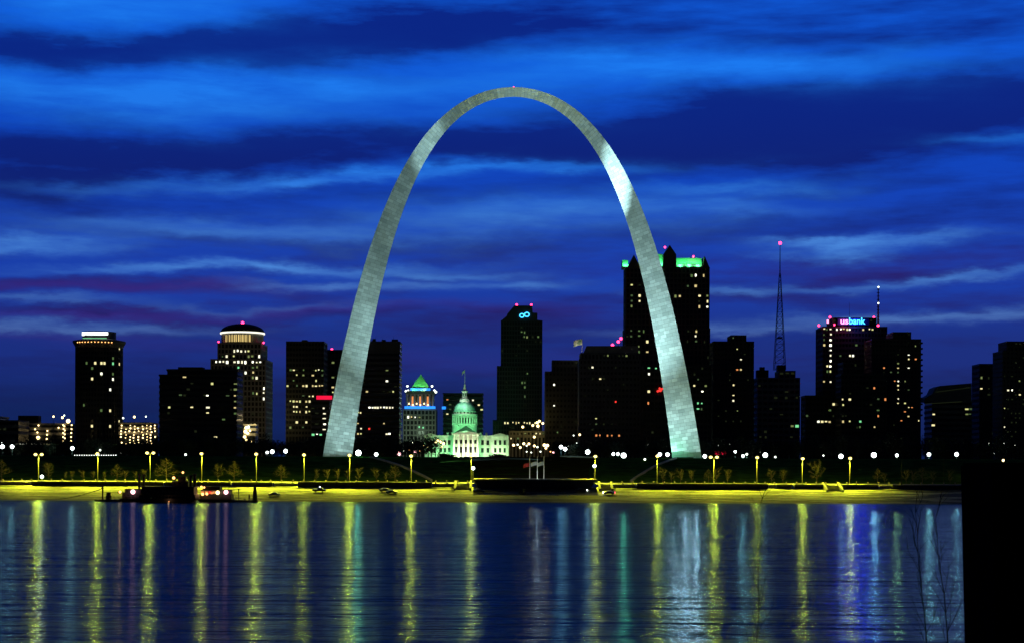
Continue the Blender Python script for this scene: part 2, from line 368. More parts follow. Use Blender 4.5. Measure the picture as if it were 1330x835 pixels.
sheet('grass_hill', [745]+lin(750, 868, 28), xs_l, grass, .18, seed=3)
sheet('city_ground', [868, 905, 1100, 1700, 4000, 9000], [-9000, -1500, 0, 1500, 9000], mat('park_ground', (.02, .03, .012), 1, var=.2, spec=0))
# far bed under the river so nothing floats
bed = MB(); bed.add([(-5000, 100, -3.2), (5000, 100, -3.2), (5000, 660, -3.2), (-5000, 660, -3.2)], [(0, 1, 2, 3)]); tagit(bed.build('river_bed', mm['darkconc']), kind='structure')
# kerb between street and hill, and the sidewalk that catches the lamplight
kb = MB(); kb.box(-4000, 4000, 740.0, 745.2, 6.9, 7.46); tagit(kb.build('sidewalk', mat('sidewalk_concrete', (.42, .40, .34), .85, var=.15, vscale=.3)), kind='structure')

# ------------------------------------------------------------------ the arch
AY = 911.0; A0 = P(665.3, 594, AY); ABZ = 18.8
am = bpy.data.materials.new('stainless_steel_panels'); am.use_nodes = True; t = am.node_tree; b = t.nodes['Principled BSDF']
b.inputs['Metallic'].default_value = .5; b.inputs['Roughness'].default_value = .3
uvn = t.nodes.new('ShaderNodeUVMap')
def brick(w, h, off, c1, c2, mort):
    n = t.nodes.new('ShaderNodeTexBrick'); n.offset = off; n.inputs['Brick Width'].default_value = w; n.inputs['Row Height'].default_value = h
    n.inputs['Scale'].default_value = 1; n.inputs['Mortar Size'].default_value = mort; n.inputs['Bias'].default_value = 0
    n.inputs['Color1'].default_value = (*c1, 1); n.inputs['Color2'].default_value = (*c2, 1); n.inputs['Mortar'].default_value = (c1[0]*.6,)*3+(1,)
    t.links.new(uvn.outputs[0], n.inputs[0]); return n
b1 = brick(3.4, 1.8, .37, (.47, .51, .51), (.74, .78, .77), .06)
b2 = brick(6.8, 5.4, .5, (.80,)*3, (1,)*3, 0.0)
nz = t.nodes.new('ShaderNodeTexNoise'); mp = t.nodes.new('ShaderNodeMapping'); mp.inputs['Scale'].default_value = (.25, 1.6, 1); t.links.new(uvn.outputs[0], mp.inputs[0]); t.links.new(mp.outputs[0], nz.inputs[0]); nz.inputs['Scale'].default_value = 1; nz.inputs['Detail'].default_value = 5
mx = t.nodes.new('ShaderNodeMix'); mx.data_type = 'RGBA'; mx.blend_type = 'MULTIPLY'; mx.inputs[0].default_value = 1; t.links.new(b1.outputs[0], mx.inputs[6]); t.links.new(b2.outputs[0], mx.inputs[7])
rz = t.nodes.new('ShaderNodeValToRGB'); t.links.new(nz.outputs['Fac'], rz.inputs[0]); rz.color_ramp.elements[0].position = .3; rz.color_ramp.elements[0].color = (.55,)*3+(1,); rz.color_ramp.elements[1].position = .65
mx2 = t.nodes.new('ShaderNodeMix'); mx2.data_type = 'RGBA'; mx2.blend_type = 'MULTIPLY'; mx2.inputs[0].default_value = .28; t.links.new(mx.outputs[2], mx2.inputs[6]); t.links.new(rz.outputs[0], mx2.inputs[7])
t.links.new(mx2.outputs[2], b.inputs['Base Color'])
# each panel bows a little differently
bpn = t.nodes.new('ShaderNodeBump'); bpn.inputs['Distance'].default_value = .045; bpn.inputs['Strength'].default_value = .7
t.links.new(mx.outputs[2], bpn.inputs['Height']); t.links.new(bpn.outputs[0], b.inputs['Normal'])
rr = t.nodes.new('ShaderNodeMapRange'); rr.inputs[3].default_value = .42; rr.inputs[4].default_value = .24; t.links.new(b1.outputs[0], rr.inputs[0]); t.links.new(rr.outputs[0], b.inputs['Roughness'])
FT = .3048
arch = empty('steel_arch', (A0.x, AY, ABZ), 'giant tapering stainless steel arch floodlit on the riverfront hill', 'monument')
secs = []; NS = 180; s_arc = 0; prev = None
for k in range(NS+1):
    # even steps along the curve
    x = 299.2239*math.sin(PI/2*(2*k/NS-1)) if False else 299.2239*(2*k/NS-1)
    secs.append(x)
# refine near the bases, where the curve is steep
xs_a = sorted(set(secs+[sg*(299.2239-d) for sg in (-1, 1) for d in (.4, .8, 1.2, 1.7, 2.2, 2.8)]))
WX = 1.018; verts = []; uvs = []
for x in xs_a:
    c = 0.0100333
    z = 693.8597-68.7672*math.cosh(c*x); dz = -68.7672*c*math.sinh(c*x)
    area = 1262.6651-1.81977*z; side = math.sqrt(4*area/math.sqrt(3))*FT; h = side*.8660254
    nrm = Vector((-dz, 0, 1)).normalized()
    if abs(x) > 299.2: nrm = Vector((math.copysign(1, x)*.992, 0, .1)).normalized()
    cpt = Vector((x*FT*WX, 0, z*FT)); e = Vector((0, 1, 0))
    if prev is not None: s_arc += (cpt-prev).length
    prev = cpt
    tri = [cpt+nrm*h/3-e*side/2, cpt+nrm*h/3+e*side/2, cpt-nrm*h*2/3]
    verts.append(tri); uvs.append((s_arc, side))
am_b = bmesh.new(); uvl = am_b.loops.layers.uv.new('UVMap'); rows = [[am_b.verts.new(p) for p in tri] for tri in verts]
for i in range(len(rows)-1):
    for a_, c_ in ((0, 1), (1, 2), (2, 0)):
        f = am_b.faces.new((rows[i][a_], rows[i][c_], rows[i+1][c_], rows[i+1][a_]))
        s0, w0 = uvs[i]; s1, w1 = uvs[i+1]
        for lp, uv in zip(f.loops, ((0, s0), (w0, s0), (w1, s1), (0, s1))): lp[uvl].uv = uv
am_b.faces.new(rows[0]); am_b.faces.new(list(reversed(rows[-1])))
bmesh.ops.recalc_face_normals(am_b, faces=am_b.faces)
me = bpy.data.meshes.new('steel_skin'); am_b.to_mesh(me); me.materials.append(am); o = bpy.data.objects.new('steel_skin', me); COL.objects.link(o); o.parent = arch
ab = MB(); ab.ball((0, 0, 192.4), .45); ab.build('beacon', mm['beacon'], arch)
for sgn in (-1, 1):
    fm_ = MB(); fm_.box(sgn*93-10, sgn*93+10, -11, 11, -1.5, .25); fm_.build('base_slab', mm['darkconc'], arch)
# the arch's own floodlights, sunk into the lawn on the river side; the two narrow ones are added
FL = (.58, .97, .97)
def flood(px, Y, tgt, W_, ang, label, r=.5):
    loc = Vector((P(px, 600, Y).x, Y, ground_z(Y)+.5))
    e = empty('floodlight', loc, label, 'floodlight', 'floodlights aimed at the arch')
    hb = MB(); hb.box(-.5, .5, -.35, .35, -.45, .15); hb.build('housing', mm['darkconc'], e)
    point('flood_beam', (0, 0, .35), FL, W_, r, e, ang, Vector(tgt)-loc, 1.0)
ax = A0.x
flood(520, 882, (ax-60, AY, ABZ+110), 6e5, 66, 'floodlight on the lawn inside the left leg of the arch, aimed up the leg')
flood(474, 868, (ax-84, AY, ABZ+60), 0.7e5, 70, 'floodlight on the lawn close in front of the left leg of the arch')
flood(800, 884, (ax+66, AY, ABZ+95), 1.25e6, 62, 'floodlight on the lawn inside the right leg of the arch, aimed up the leg')
flood(842, 866, (ax+88, AY, ABZ+50), 0.4e5, 75, 'floodlight on the lawn close in front of the right leg of the arch')
flood(560, 822, (ax+89, AY, ABZ+28), 0.8e5, 40, 'floodlight on the slope left of the staircase, aimed across at the right leg')
flood(715, 834, (ax-91, AY, ABZ+22), 5e4, 34, 'floodlight on the slope beside the staircase, aimed across at the left leg')
flood(660, 880, (ax, AY, ABZ+185), 6e5, 66, 'floodlight at the head of the grand staircase, aimed at the top of the arch')
flood(760, 884, (P(803, 219, AY)), 1.2e7, 8, 'added narrow lamp on the lawn, making the bright patch on the right leg', .3)  # added narrow lamp that draws the highlight on the steel
flood(640, 884, (P(553, 176, AY)), 2.6e6, 8.5, 'added narrow lamp on the lawn, brightening the upper left curve of the arch', .3)  # added narrow lamp, a weaker highlight on the other side

# ------------------------------------------------------------------ buildings
wmesh = {}
WR = random.Random(99)
def wmesh_of(w, h, key):
    k = (round(w, 2), round(h, 2), key)
    if k not in wmesh:
        wmesh[k] = MB().box(-w/2, w/2, -.10, .04, -h/2, h/2).mesh('lit_window', mm[key])
    return wmesh[k]
class Bld:
    """a building: tiers = [(px0, px1, row of the roof)] from the lowest up"""
    def __init__(s, name, label, cat, tiers, Y, depth=20, style='grid', wall='grey', fh=3.9, bw=2.6, core='glass', base=17.0, group=None):
        s.Y, s.fh, s.bw, s.base = Y, fh, bw, base
        xa = P(tiers[0][0], 550, Y).x; xb = P(tiers[0][1], 550, Y).x
        s.o = Vector(((xa+xb)/2, Y, base)); s.e = empty(name, s.o, label, cat, group)
        s.tiers = []; z0 = 0
        core_m, wall_m = MB(), MB()
        for i, (p0, p1, yt) in enumerate(tiers):
            dep = depth*(1-.12*i); yo = depth*.05*i
            f0 = Y+yo
            X0 = P(p0, 550, f0).x; X1 = P(p1, 550, f0).x
            if X0 > 0: X0 = P(p0, 550, f0+dep).x       # the inner side wall shows, keep the outline
            if X1 < 0: X1 = P(p1, 550, f0+dep).x
            zt = P((p0+p1)/2, yt, f0).z-base
            x0, x1 = X0-s.o.x, X1-s.o.x
            s.tiers.append((x0, x1, z0, zt, yo, yo+dep))
            core_m.box(x0+.4, x1-.4, yo+.4, yo+dep-.4, z0-(.3 if i else 0), zt-.4)
            par = 1.2
            wall_m.box(x0-.05, x1+.05, yo-.05, yo+dep+.05, zt-par, zt)   # parapet
            top = zt-par
            nf = int((top-max(z0, 20 if i == 0 else z0))/fh)
            bh = fh*{'grid': .45, 'bands': .52, 'piers': .30, 'punched': .55, 'plain': .9}[style]
            for k in range(nf+1):
                zb = top-k*fh-fh
                if zb < max(z0, 2): break
                wall_m.box(x0+.1, x1-.1, yo+.1, yo+dep-.1, zb, zb+bh)
            if style in ('grid', 'piers', 'punched'):
                nb = max(2, round((x1-x0)/bw)); w = (x1-x0)/nb; pw = w*{'grid': .22, 'piers': .34, 'punched': .45}[style]
                for k in range(nb+1):
                    xc = x0+k*w; xc = min(max(xc, x0+pw/2), x1-pw/2)
                    wall_m.box(xc-pw/2, xc+pw/2, yo, yo+.5, z0, top)
                ns = max(2, round(dep/bw)); w2 = dep/ns
                for k in range(ns+1):
                    yc = min(max(yo+k*w2, yo+pw/2), yo+dep-pw/2)
                    if 0 < k: wall_m.box(x0, x0+.5, yc-pw/2, yc+pw/2, z0, top); wall_m.box(x1-.5, x1, yc-pw/2, yc+pw/2, z0, top)
            z0 = zt
        s.style = style
        core_m.build('glazing', mm[core], s.e)
        wall_m.build('wall', mm[wall], s.e)
        s.used = set()
    def win(s, lst, key='w0'):
        for w_ in lst:
            px, py = w_[0], w_[1]; wd = w_[2] if len(w_) > 2 else 2.4; k = w_[3] if len(w_) > 3 else key
            p = P(px, py, s.Y)-s.o
            for ti, (x0, x1, z0, zt, y0, y1) in enumerate(s.tiers):
                if p.z < zt-1: break
            par = 1.2; top = zt-par
            fi = int((top-p.z)/s.fh); bh = s.fh*{'grid': .45, 'bands': .52, 'piers': .30, 'punched': .55, 'plain': .9}[s.style]
            zc = top-fi*s.fh-(s.fh-bh)/2; oh = (s.fh-bh)*.96
            if zc-oh/2 < z0 and ti: continue
            nb = max(2, round((x1-x0)/s.bw)); bw = (x1-x0)/nb
            n = max(1, round(wd*s.Y/F/bw)); b0 = int((p.x-x0)/bw-(n-1)/2)
            for q in range(n):
                bi = min(max(b0+q, 0), nb-1)
                if (ti, fi, bi) in s.used: continue
                s.used.add((ti, fi, bi))
                ow = bw*{'grid': .72, 'piers': .60, 'punched': .54, 'bands': .9, 'plain': .6}[s.style]
                o = bpy.data.objects.new('lit_window', wmesh_of(ow, oh, k)); COL.objects.link(o); o.parent = s.e
                sx, sz = WR.uniform(.5, 1), WR.uniform(.4, .85); o.scale = (sx, 1, sz)
                if k in ('w0', 'w1', 'w2'): 
                    kk = k+WR.choice(['', 'b', 'c']); o.data = wmesh_of(ow, oh, kk)
                o.location = (x0+(bi+.5)*bw+ow*(1-sx)*WR.uniform(-.5, .5), y0+.30, zc+oh*(1-sz)*WR.uniform(0, .5))
        return s
    def dim(s, n, seed=0, keys=('w4', 'w4', 'w2'), ylo=430, yhi=575):
        r = random.Random(seed)
        for _ in range(n):
            ti = 0 if r.random() < .85 else len(s.tiers)-1
            x0, x1, z0, zt, _a, _b = s.tiers[ti]
            x = r.uniform(x0+1, x1-1); z = r.uniform(max(z0+3, 18), zt-3)
            px = 665+(x+s.o.x)*F/s.Y
            D = (CH-(z+s.base))*F/s.Y; py = 612+D+(px-665)*math.sin(ROLL)
            s.win([(px, py, r.choice([2, 2, 4]), r.choice(keys))])
        return s
    def beacon(s, *pts):
        for px, py in pts:
            p = P(px, py, s.Y+2)-s.o
            MB().ball(p, .85, 8, 6).build('beacon', mm['beacon'], s.e)
            q = MB().tube((p.x, p.y, p.z-2.2), (p.x, p.y, p.z-.6), .15); q.build('beacon_post', mm['roof'], s.e)
        return s
    def roofbox(s, *bs):
        for p0, p1, yt, d in bs:
            m = MB()
            X0, X1 = P(p0, 500, s.Y).x-s.o.x, P(p1, 500, s.Y).x-s.o.x; z = P((p0+p1)/2, yt, s.Y).z-s.base
            # stands on the tier below it
            zb = max([tt[3] for tt in s.tiers if tt[0]-1 < (X0+X1)/2 < tt[1]+1] or [0])-.5
            m.box(X0, X1, 3, 3+d, min(zb, z-.5), z); m.build('roof_plant', mm['roof'], s.e)
        return s
    def block(s, name, p0, p1, yt, yb, m, yo=-.35, d=.3):
        a, c = P(p0, yt, s.Y)-s.o, P(p1, yb, s.Y)-s.o
        return MB().box(a.x, c.x, yo, yo+d, c.z, a.z).build(name, mm[m], s.e)

# --- far left
b_ = Bld('low_building', 'dark low building with stepped roofs at the far left edge', 'building', [(-30, 38, 545), (-30, 12, 540)], 1130, 24, 'bands', 'grey'); b_.dim(5, 3)
b_ = Bld('parking_garage', 'low garage with lamps up its stair towers, left of the round hotel tower', 'parking garage', [(37, 98, 549)], 1180, 26, 'bands', 'conc', fh=3.4)
b_.roofbox((22, 48, 539, 8))
gl = [(50.5,552),(46,557),(49,561),(50,568,1),(62,559),(61.5,564),(61,569.5),(76.5,555),(82.5,551.5),(93.5,551.5),(84,553),(83,556.5),(84.5,558.5),(82.6,561.7),(84.4,563.5),(82.5,567),(84.5,568.5),(82,572),(93.3,556.7),(93,561.7),(92.8,567),(92.8,572)]
def lamps_on(b, lst, m='amber', r=.75, yo=-.9, name='wall_lamp'):
    for q in lst:
        p = P(q[0], q[1], b.Y)-b.o; rr_ = r*(q[2] if len(q) > 2 else 1)
        o = MB(); o.ball((p.x, yo, p.z), rr_, 8, 6); o.build(name, mm[q[3] if len(q) > 3 else m], b.e)
lamps_on(b_, gl, 'amber', .5); lamps_on(b_, [(50, 568, 1.5), (89, 546.5, 1.7)], 'amber', .8, name='roof_lamp')
b_ = Bld('parking_garage', 'low garage covered with rows of warm lamps, right of the round hotel tower', 'parking garage', [(154, 206, 548)], 1180, 26, 'bands', 'conc', fh=3.4)
r = random.Random(5); gl = []
for row in range(7):
    for c_ in range(9):
        if r.random() < .85: gl.append((158+c_*5.5+r.uniform(-.8, .8), 552+row*3.7+(c_ % 2)*1.2, r.uniform(.6, 1.15)))
lamps_on(b_, gl[:75], 'amber', .46)

# --- round hotel tower
HY = 1200; hb = P(128.5, 560, HY+20); H = empty('round_tower', (hb.x, HY+20, 17), 'round dark hotel tower with flared top and white lit sign', 'tower')
k = HY/F; zt = lambda py, px=128: P(px, py, HY).z-17
R0 = 30.5*k
core = MB(); core.lathe([(R0-.5, 0), (R0-.5, zt(446))], 48); core.build('glazing', mm['glass'], H)
wl = MB(); z = 8
while z < zt(449): wl.lathe([(R0-.25, z), (R0-.25, z+1.7)], 48); z += 3.6
for i in range(48):
    t_ = 2*PI*i/48; cx, cy = R0*math.cos(t_), R0*math.sin(t_)
    wl.tube((cx*.99, cy*.99, 0), (cx*.99, cy*.99, zt(447)), .42, n=4)
wl.build('wall', mm['black'], H)
MB().lathe([(R0, zt(450)), (R0+.6, zt(447)), (R0+2.0, zt(442.5)), (R0+2.0, zt(440.5)), (R0-2, zt(439)), (12, zt(438.2))], 48).build('flared_crown', mm['grey'], H)
MB().lathe([(11.5, zt(439)), (11.5, zt(428.5))], 40).build('roof_drum', mm['black'], H)
sg = MB(); sg.box(-9.0, 8.8, -12.4, -12.0, zt(433.6), zt(430.2)); sg.box(-9.0, -7.4, -12.4, -12.0, zt(434.6), zt(433.5)); sg.build('sign', mm['whitesign'], H)
MB().box(-8.6, 8, -12.3, -12.0, zt(438.4), zt(437.7)).build('sign_glow_strip', mm['w5'], H)
for i in range(12):
    t_ = -PI/2+(i-5.5)*.13; MB().ball(((R0+1.9)*math.cos(t_), (R0+1.9)*math.sin(t_), zt(443.6)), .36, 6, 4).build('restaurant_lamp', mm['orange'], H)
def on_round(px, py, key):
    x = (P(px, py, HY).x-hb.x); x = max(-R0*.95, min(R0*.95, x)); t_ = -math.acos(x/R0)
    t_ = round((t_+PI/48)/(2*PI/48))*(2*PI/48)-PI/48
    o = bpy.data.objects.new('lit_window', wmesh_of(1.7, 1.8, key)); COL.objects.link(o); o.parent = H
    zz = 8+3.6*round((zt(py)-8-2.65)/3.6)+2.65
    o.location = ((R0-.25)*math.cos(t_), (R0-.25)*math.sin(t_), zz); o.rotation_euler = (0, 0, t_+PI/2)
for px, py, key in [(151.3,453.6,'w0'),(131.3,468,'w0'),(133,468,'w0'),(142,468.3,'w5'),(150.7,469,'w0'),(142,463.5,'w2'),(110,473,'w2'),(120.3,472.6,'w0'),(119.7,477.5,'w2'),(119.3,488,'w0'),(130,484,'w1'),(141.6,483.4,'w2'),(142,488.8,'w1'),(141.2,504,'w1'),(107.8,524.6,'w2'),(139,530,'w0'),(127.8,535,'w2'),(148,545.6,'w0'),(139,550.8,'w0'),(116.5,555,'w0')]: on_round(px, py, key)

# --- broad banded block
b_ = Bld('office_block', 'broad dark office block with thin horizontal window bands, left of the domed tower', 'office building', [(206, 316, 486), (216, 316, 479)], 1150, 26, 'bands', 'black', fh=3.9)
b_.win([(239,491),(273,499.7,5),(271,514,6,'w1'),(271.6,529.4,6,'w1'),(271.6,537,6),(217,529),(250,529.4),(296.5,515,2,'w2'),(292,545,2,'w2'),(280,566.7)]).win([(310, y, 4, 'w0' if i % 2 else 'w2') for i, y in enumerate((498, 502.5, 509.5, 517.3, 524.5, 532, 540))]).dim(8, 4)
b_.roofbox((230, 262, 476, 9), (290, 300, 476.5, 6))

# --- domed tower
DY = 1320
b_ = Bld('domed_tower', 'tall grey tower with stepped wings, lit cornice ring and a low dome', 'tower', [(273, 354, 466), (282, 347, 445)], DY, 38, 'piers', 'pale', fh=3.9, bw=2.8)
e = b_.e; cx = P(315, 440, DY+18).x-b_.o.x; cy = 18; k = (DY+18)/F; zt = lambda py: P(315, py, DY+18).z-17
MB().lathe([(27.2*k, zt(446.5)), (27.2*k, zt(434.2))], 48, (cx, cy)).build('drum', mm['pale'], e)
pr = [(28.6*k, zt(432.2)), (28.2*k, zt(431.4))]
for i in range(1, 13):
    t_ = PI/2*i/12; pr.append((28*k*math.cos(t_)+.01, zt(431.4)+(zt(420.6)-zt(431.4))*math.sin(t_)))
MB().lathe(pr, 48, (cx, cy)).build('dome', mm['roof'], e, smooth=False)
MB().lathe([(28.0*k, zt(434.2)), (28.8*k, zt(434.0)), (28.8*k, zt(432.3)), (28*k, zt(432.2))], 48, (cx, cy)).build('cornice_light', mm['ringlight'], e)
for i in range(7):
    x = (298.5+i*4.75-315)*k; yy = cy-math.sqrt((27.2*k)**2-x*x)-.25
    MB().box(cx+x-1.0, cx+x+1.0, yy-.1, yy+.4, zt(445.4), zt(436.6)).build('lit_window', mm['drumw'], e)
for i in range(24):
    x_ = 2*PI*(i+.5)/24
for sx in range(-5, 6):
    x = sx*4.75*k+2.4*k; 
    if abs(x) < 26.5*k:
        yy = cy-math.sqrt((27.2*k)**2-x*x)-.5
        MB().box(cx+x-.45, cx+x+.45, yy, yy+.6, zt(446), zt(434.4)).build('pilaster', mm['pale'], e)
MB().ball((cx, cy, zt(419.4)), 1.2, 8, 6).build('beacon', mm['beacon'], e)
for px, py in ((283, 443.5), (341.5, 444.5)):
    p = P(px, py, DY)-b_.o; MB().ball((p.x, 3, p.z), .75, 8, 6).build('beacon', mm['beacon'], e)
b_.win([(303,456,2,'w1'),(307,456,2,'w1'),(312,456,2,'w1'),(317,456,2,'w1'),(322,456,2,'w0'),(295,461,3,'w1'),(303,461,3,'w0'),(335.8,461,3,'w1'),(328,461,2,'w2'),(320,461,2,'w2'),(287,461,2,'w2'),(305.5,466.7,5,'w1'),(278.8,471.7,3,'w1'),(286.5,471.7,3,'w1'),(291,471.7,2,'w1'),(295.5,471.7,3,'w1'),(303,471.7,4,'w1'),(311.8,471.7,8,'w1'),(320.2,471.7,3,'w1'),(328,471.7,3,'w1'),(332,471.7,2,'w1'),(336.5,471.7,3,'w1'),(311.4,477,6,'w5'),(330,477,2,'w2'),(335,477,2,'w2'),(312.7,482.5,6,'w1'),(320,482.5,4,'w1'),(327.2,482.5,2,'w0'),(326.5,493.3,2,'w2'),(334,493.3,5,'w1'),(331.8,511,5,'w0'),(327,514.5,2,'w2'),(334,514.5,2,'w2'),(347.6,504.6,5,'w1'),(345.6,515.4,2,'w1'),(350,515.1,2,'w1')]).dim(22, 8)
# lit lobby block at its foot
b_ = Bld('lobby_building', 'small lit building with bright warm lamps at the foot of the domed tower', 'building', [(316, 336, 550)], 1240, 14, 'bands', 'pale', fh=3.6)
lamps_on(b_, [(320,555,1.4,'amber'),(323,554,1.1,'globe_small'),(319,560,1.5,'amber'),(322,562,1.2,'amber'),(318,567,1.4,'amber'),(320,571,1.1,'amber'),(326,573,1,'amber'),(325,559,.8,'amber')], 'amber', .8)
point('lobby_light', (6, -6, 32), (1, .75, .3), 9000, 1, b_.e)

# --- the office slabs behind the left leg
b_ = Bld('office_slab', 'tall black office slab with many lit windows, left of the arch', 'office building', [(371, 425, 443)], 1250, 24, 'grid', 'black', fh=3.7, bw=2.3)
b_.roofbox((391, 398, 441, 5))
rows = {479.5: [412, 382], 485: [(375.4,'w2'),(381,'w5'),(386,'w4'),(392,'w2'),(406.7,'w4'),(412.7,'w1'),(418,'w2')], 491: [387.6, (395,'w2'), 405.8, (417,'w2'),(419,'w2')], 496.8: [(383,'w2'), 408.4, 411.4],
        503.3: [375,(386,'w2'),392,396.6,407,409,412.2,414,417.8,419.5,(422.6,'w0')], 515.6: [(395.4,'w2'),401,406.3], 521.3: [376,380,382,385.5,387,389.8,396,398,401.5,403],
        528: [381,386.7,399.7], 534: [380,387,397.5,399.7], 539: [379.8,384,386,390.7,396,402], 546.7: [386,396.6], 555.7: [(377.5,'w2'),(379,'w2'),(392,'w2'),(394,'w2')]}
for y, l in rows.items(): b_.win([(q, y, 2, 'w0') if not isinstance(q, tuple) else (q[0], y, 2, q[1]) for q in l])
b_ = Bld('office_slab', 'dark office slab with a red roof light, just behind the left leg of the arch', 'office building', [(425, 466, 454)], 1310, 20, 'grid', 'black', fh=3.7)
b_.beacon((431, 453.5), (423, 455)); b_.win([(432,503,3),(432,469,2,'w2'),(431,494,3,'w2'),(431.5,508,3)]).dim(6, 2)
b_ = Bld('sign_building', 'low grey block with a red lit rooftop sign, touching the left leg of the arch', 'office building', [(404, 432, 519)], 1130, 18, 'bands', 'grey', fh=3.4)
rs = b_.block('red_sign', 410.5, 430.8, 513.2, 518.2, 'redsign', 2, .8)
for i, y in enumerate((531, 537.5, 544, 550.5, 556.5)): b_.win([(421.5, y, 4, 'w1')])
b_.win([(406,563,3,'w5'),(410,563,4,'w1'),(415,563,4,'w5'),(408,531,4,'w4'),(412,537.5,6,'w4'),(409,550,6,'w4')])
b_ = Bld('banded_tower', 'tall tower with close horizontal bands and roof antennas, right of the left arch leg', 'office building', [(463, 522, 443)], 1230, 24, 'bands', 'grey', fh=3.7, bw=2.0)
b_.roofbox((483, 487, 439.5, 4), (495, 500, 440.5, 4), (508, 516, 440, 5))
an = MB()
for px in (482, 485, 488, 497, 511): p = P(px, 444, 1233)-b_.o; an.tube((p.x, 4, p.z-1), (p.x, 4, p.z+3+random.random()*2), .16, .06)
an.build('antennas', mm['roof'], b_.e)
b_.win([(502,497.8,2,'w1'),(477.7,513.4,2),(510.6,513,2,'w0'),(498,549,4),(499,548,2),(481,555.6,2,'w6'),(504.3,563,7,'w1'),(466,539.8,6),(466,551,4,'w0'),(467,557,5,'w1'),(466,564,7,'w0')]).win([(480+i*2.9, 534, 1.6, 'w1') for i in range(11) if i not in (3,)]).dim(6, 6)
# blank service floors at its top
b_.block('service_floor', 478, 519.5, 444.5, 459, 'grey', -.1, .25)

# --- civil courts tower
CY = 1520
b_ = Bld('courts_tower', 'stone tower with columned top, blue light bands and a green lit pyramid roof', 'tower', [(523, 568, 531)], CY, 28, 'piers', 'pale', fh=4.4, bw=3.3)
e = b_.e; cx = P(545.5, 500, CY).x-b_.o.x; k = CY/F; zt = lambda py: P(545.5, py, CY).z-17; cy = 14
b_.block('blue_light_band', 525.5, 565.5, 527, 530.5, 'blueband', -.8, .6)
MB().box(cx-15.5*k, cx+15.5*k, cy-8, cy+8, zt(531), zt(510)).build('column_hall', mm['grey'], e)
for i in range(8):
    x = cx+(-17.3+i*4.94)*k
    MB().lathe([(.95, zt(529)), (.8, zt(511.5)), (1.1, zt(511))], 10, (x, cy-11)).build('column', mm['stone'], e)
MB().box(cx-19*k, cx+19*k, cy-12.6, cy+12.6, zt(511.4), zt(507)).build('entablature', mm['pale'], e)
MB().box(cx-13.5*k, cx+13.5*k, cy-9, cy+9, zt(507), zt(503.2)).build('roof_base', mm['pale'], e)
MB().box(cx-13*k, cx+13*k, cy-9.8, cy-9.1, zt(506.4), zt(503.6)).build('blue_light_band', mm['blueband'], e)
py_ = MB()
for i in range(9):
    w = (12.3-11.3*i/9)*k; z0 = zt(503.2)+(zt(487)-zt(503.2))*i/9; z1 = zt(503.2)+(zt(487)-zt(503.2))*(i+1)/9
    py_.hexa([(cx-w, cy-w*.8, z0), (cx+w, cy-w*.8, z0), (cx+w, cy+w*.8, z0), (cx-w, cy+w*.8, z0)], [(cx-w*.94, cy-w*.75, z1), (cx+w*.94, cy-w*.75, z1), (cx+w*.94, cy+w*.75, z1), (cx-w*.94, cy+w*.75, z1)])
py_.build('pyramid_roof', mm['copper'], e)
MB().lathe([(.7, zt(487.2)), (.9, zt(486)), (.2, zt(484.4))], 8, (cx, cy)).build('finial', mm['stone'], e)
lamps_on(b_, [(529,501,1),(561,501,1),(527,507.5,1),(530,506.5,.8),(564,506.5,.9),(566,508.5,1.1)], 'globe_small', .9, 2)
for i in range(6):
    x = cx+(-14.8+i*4.94)*k; MB().box(x-.9, x+.9, cy-8.3, cy-8.05, zt(526.5), zt(514)).build('lit_opening', mm['w3'] if i % 2 else mm['w4'], e)
    MB().ball((x+.3, cy-9.4, zt(523.5+(i % 2)*1.5)), .7, 6, 5).build('hall_lamp', mm['amber'], e)
b_.win([(531,545.5,3,'w1'),(536.5,545.5,1.5,'w0'),(541,545.5,2,'w1'),(546,545.5,2,'w2'),(546,553,3,'w5'),(547,559,3,'w5')])
point('roof_flood', (cx-9*k, cy-14, zt(506)), (.12, 1, .22), 6000, .6, e, 100, (cx, cy, zt(496)))
point('roof_flood', (cx+5*k, cy-14, zt(506)), (.4, 1, .2), 6000, .6, e, 100, (cx, cy, zt(496)))
point('column_flood', (cx-9*k, cy-13, zt(528)), (1, .6, .3), 160, .5, e); point('column_flood', (cx+9*k, cy-13, zt(528)), (1, .6, .3), 160, .5, e)
point('wall_flood', (cx, -24, zt(560)), (.6, .9, .6), 6000, 1, e)

# --- block behind the dome
b_ = Bld('office_block', 'plain dark block standing directly behind the green courthouse dome', 'office building', [(575, 628, 510)], 1460, 22, 'bands', 'grey', fh=3.9, bw=2.4)
b_.win([(581,521,4,'w3'),(584,526,5,'w2'),(616,524,5,'w1'),(622,524.5,5,'w0'),(582,539.5,4,'w0'),(624,535,2,'w0')]).dim(5, 3)
MB().box(P(574, 529, 1460).x-b_.o.x, P(579, 529, 1460).x-b_.o.x, -.8, -.4, P(574, 531, 1460).z-17, P(574, 527.5, 1460).z-17).build('blue_sign', mm['blueband'], b_.e)

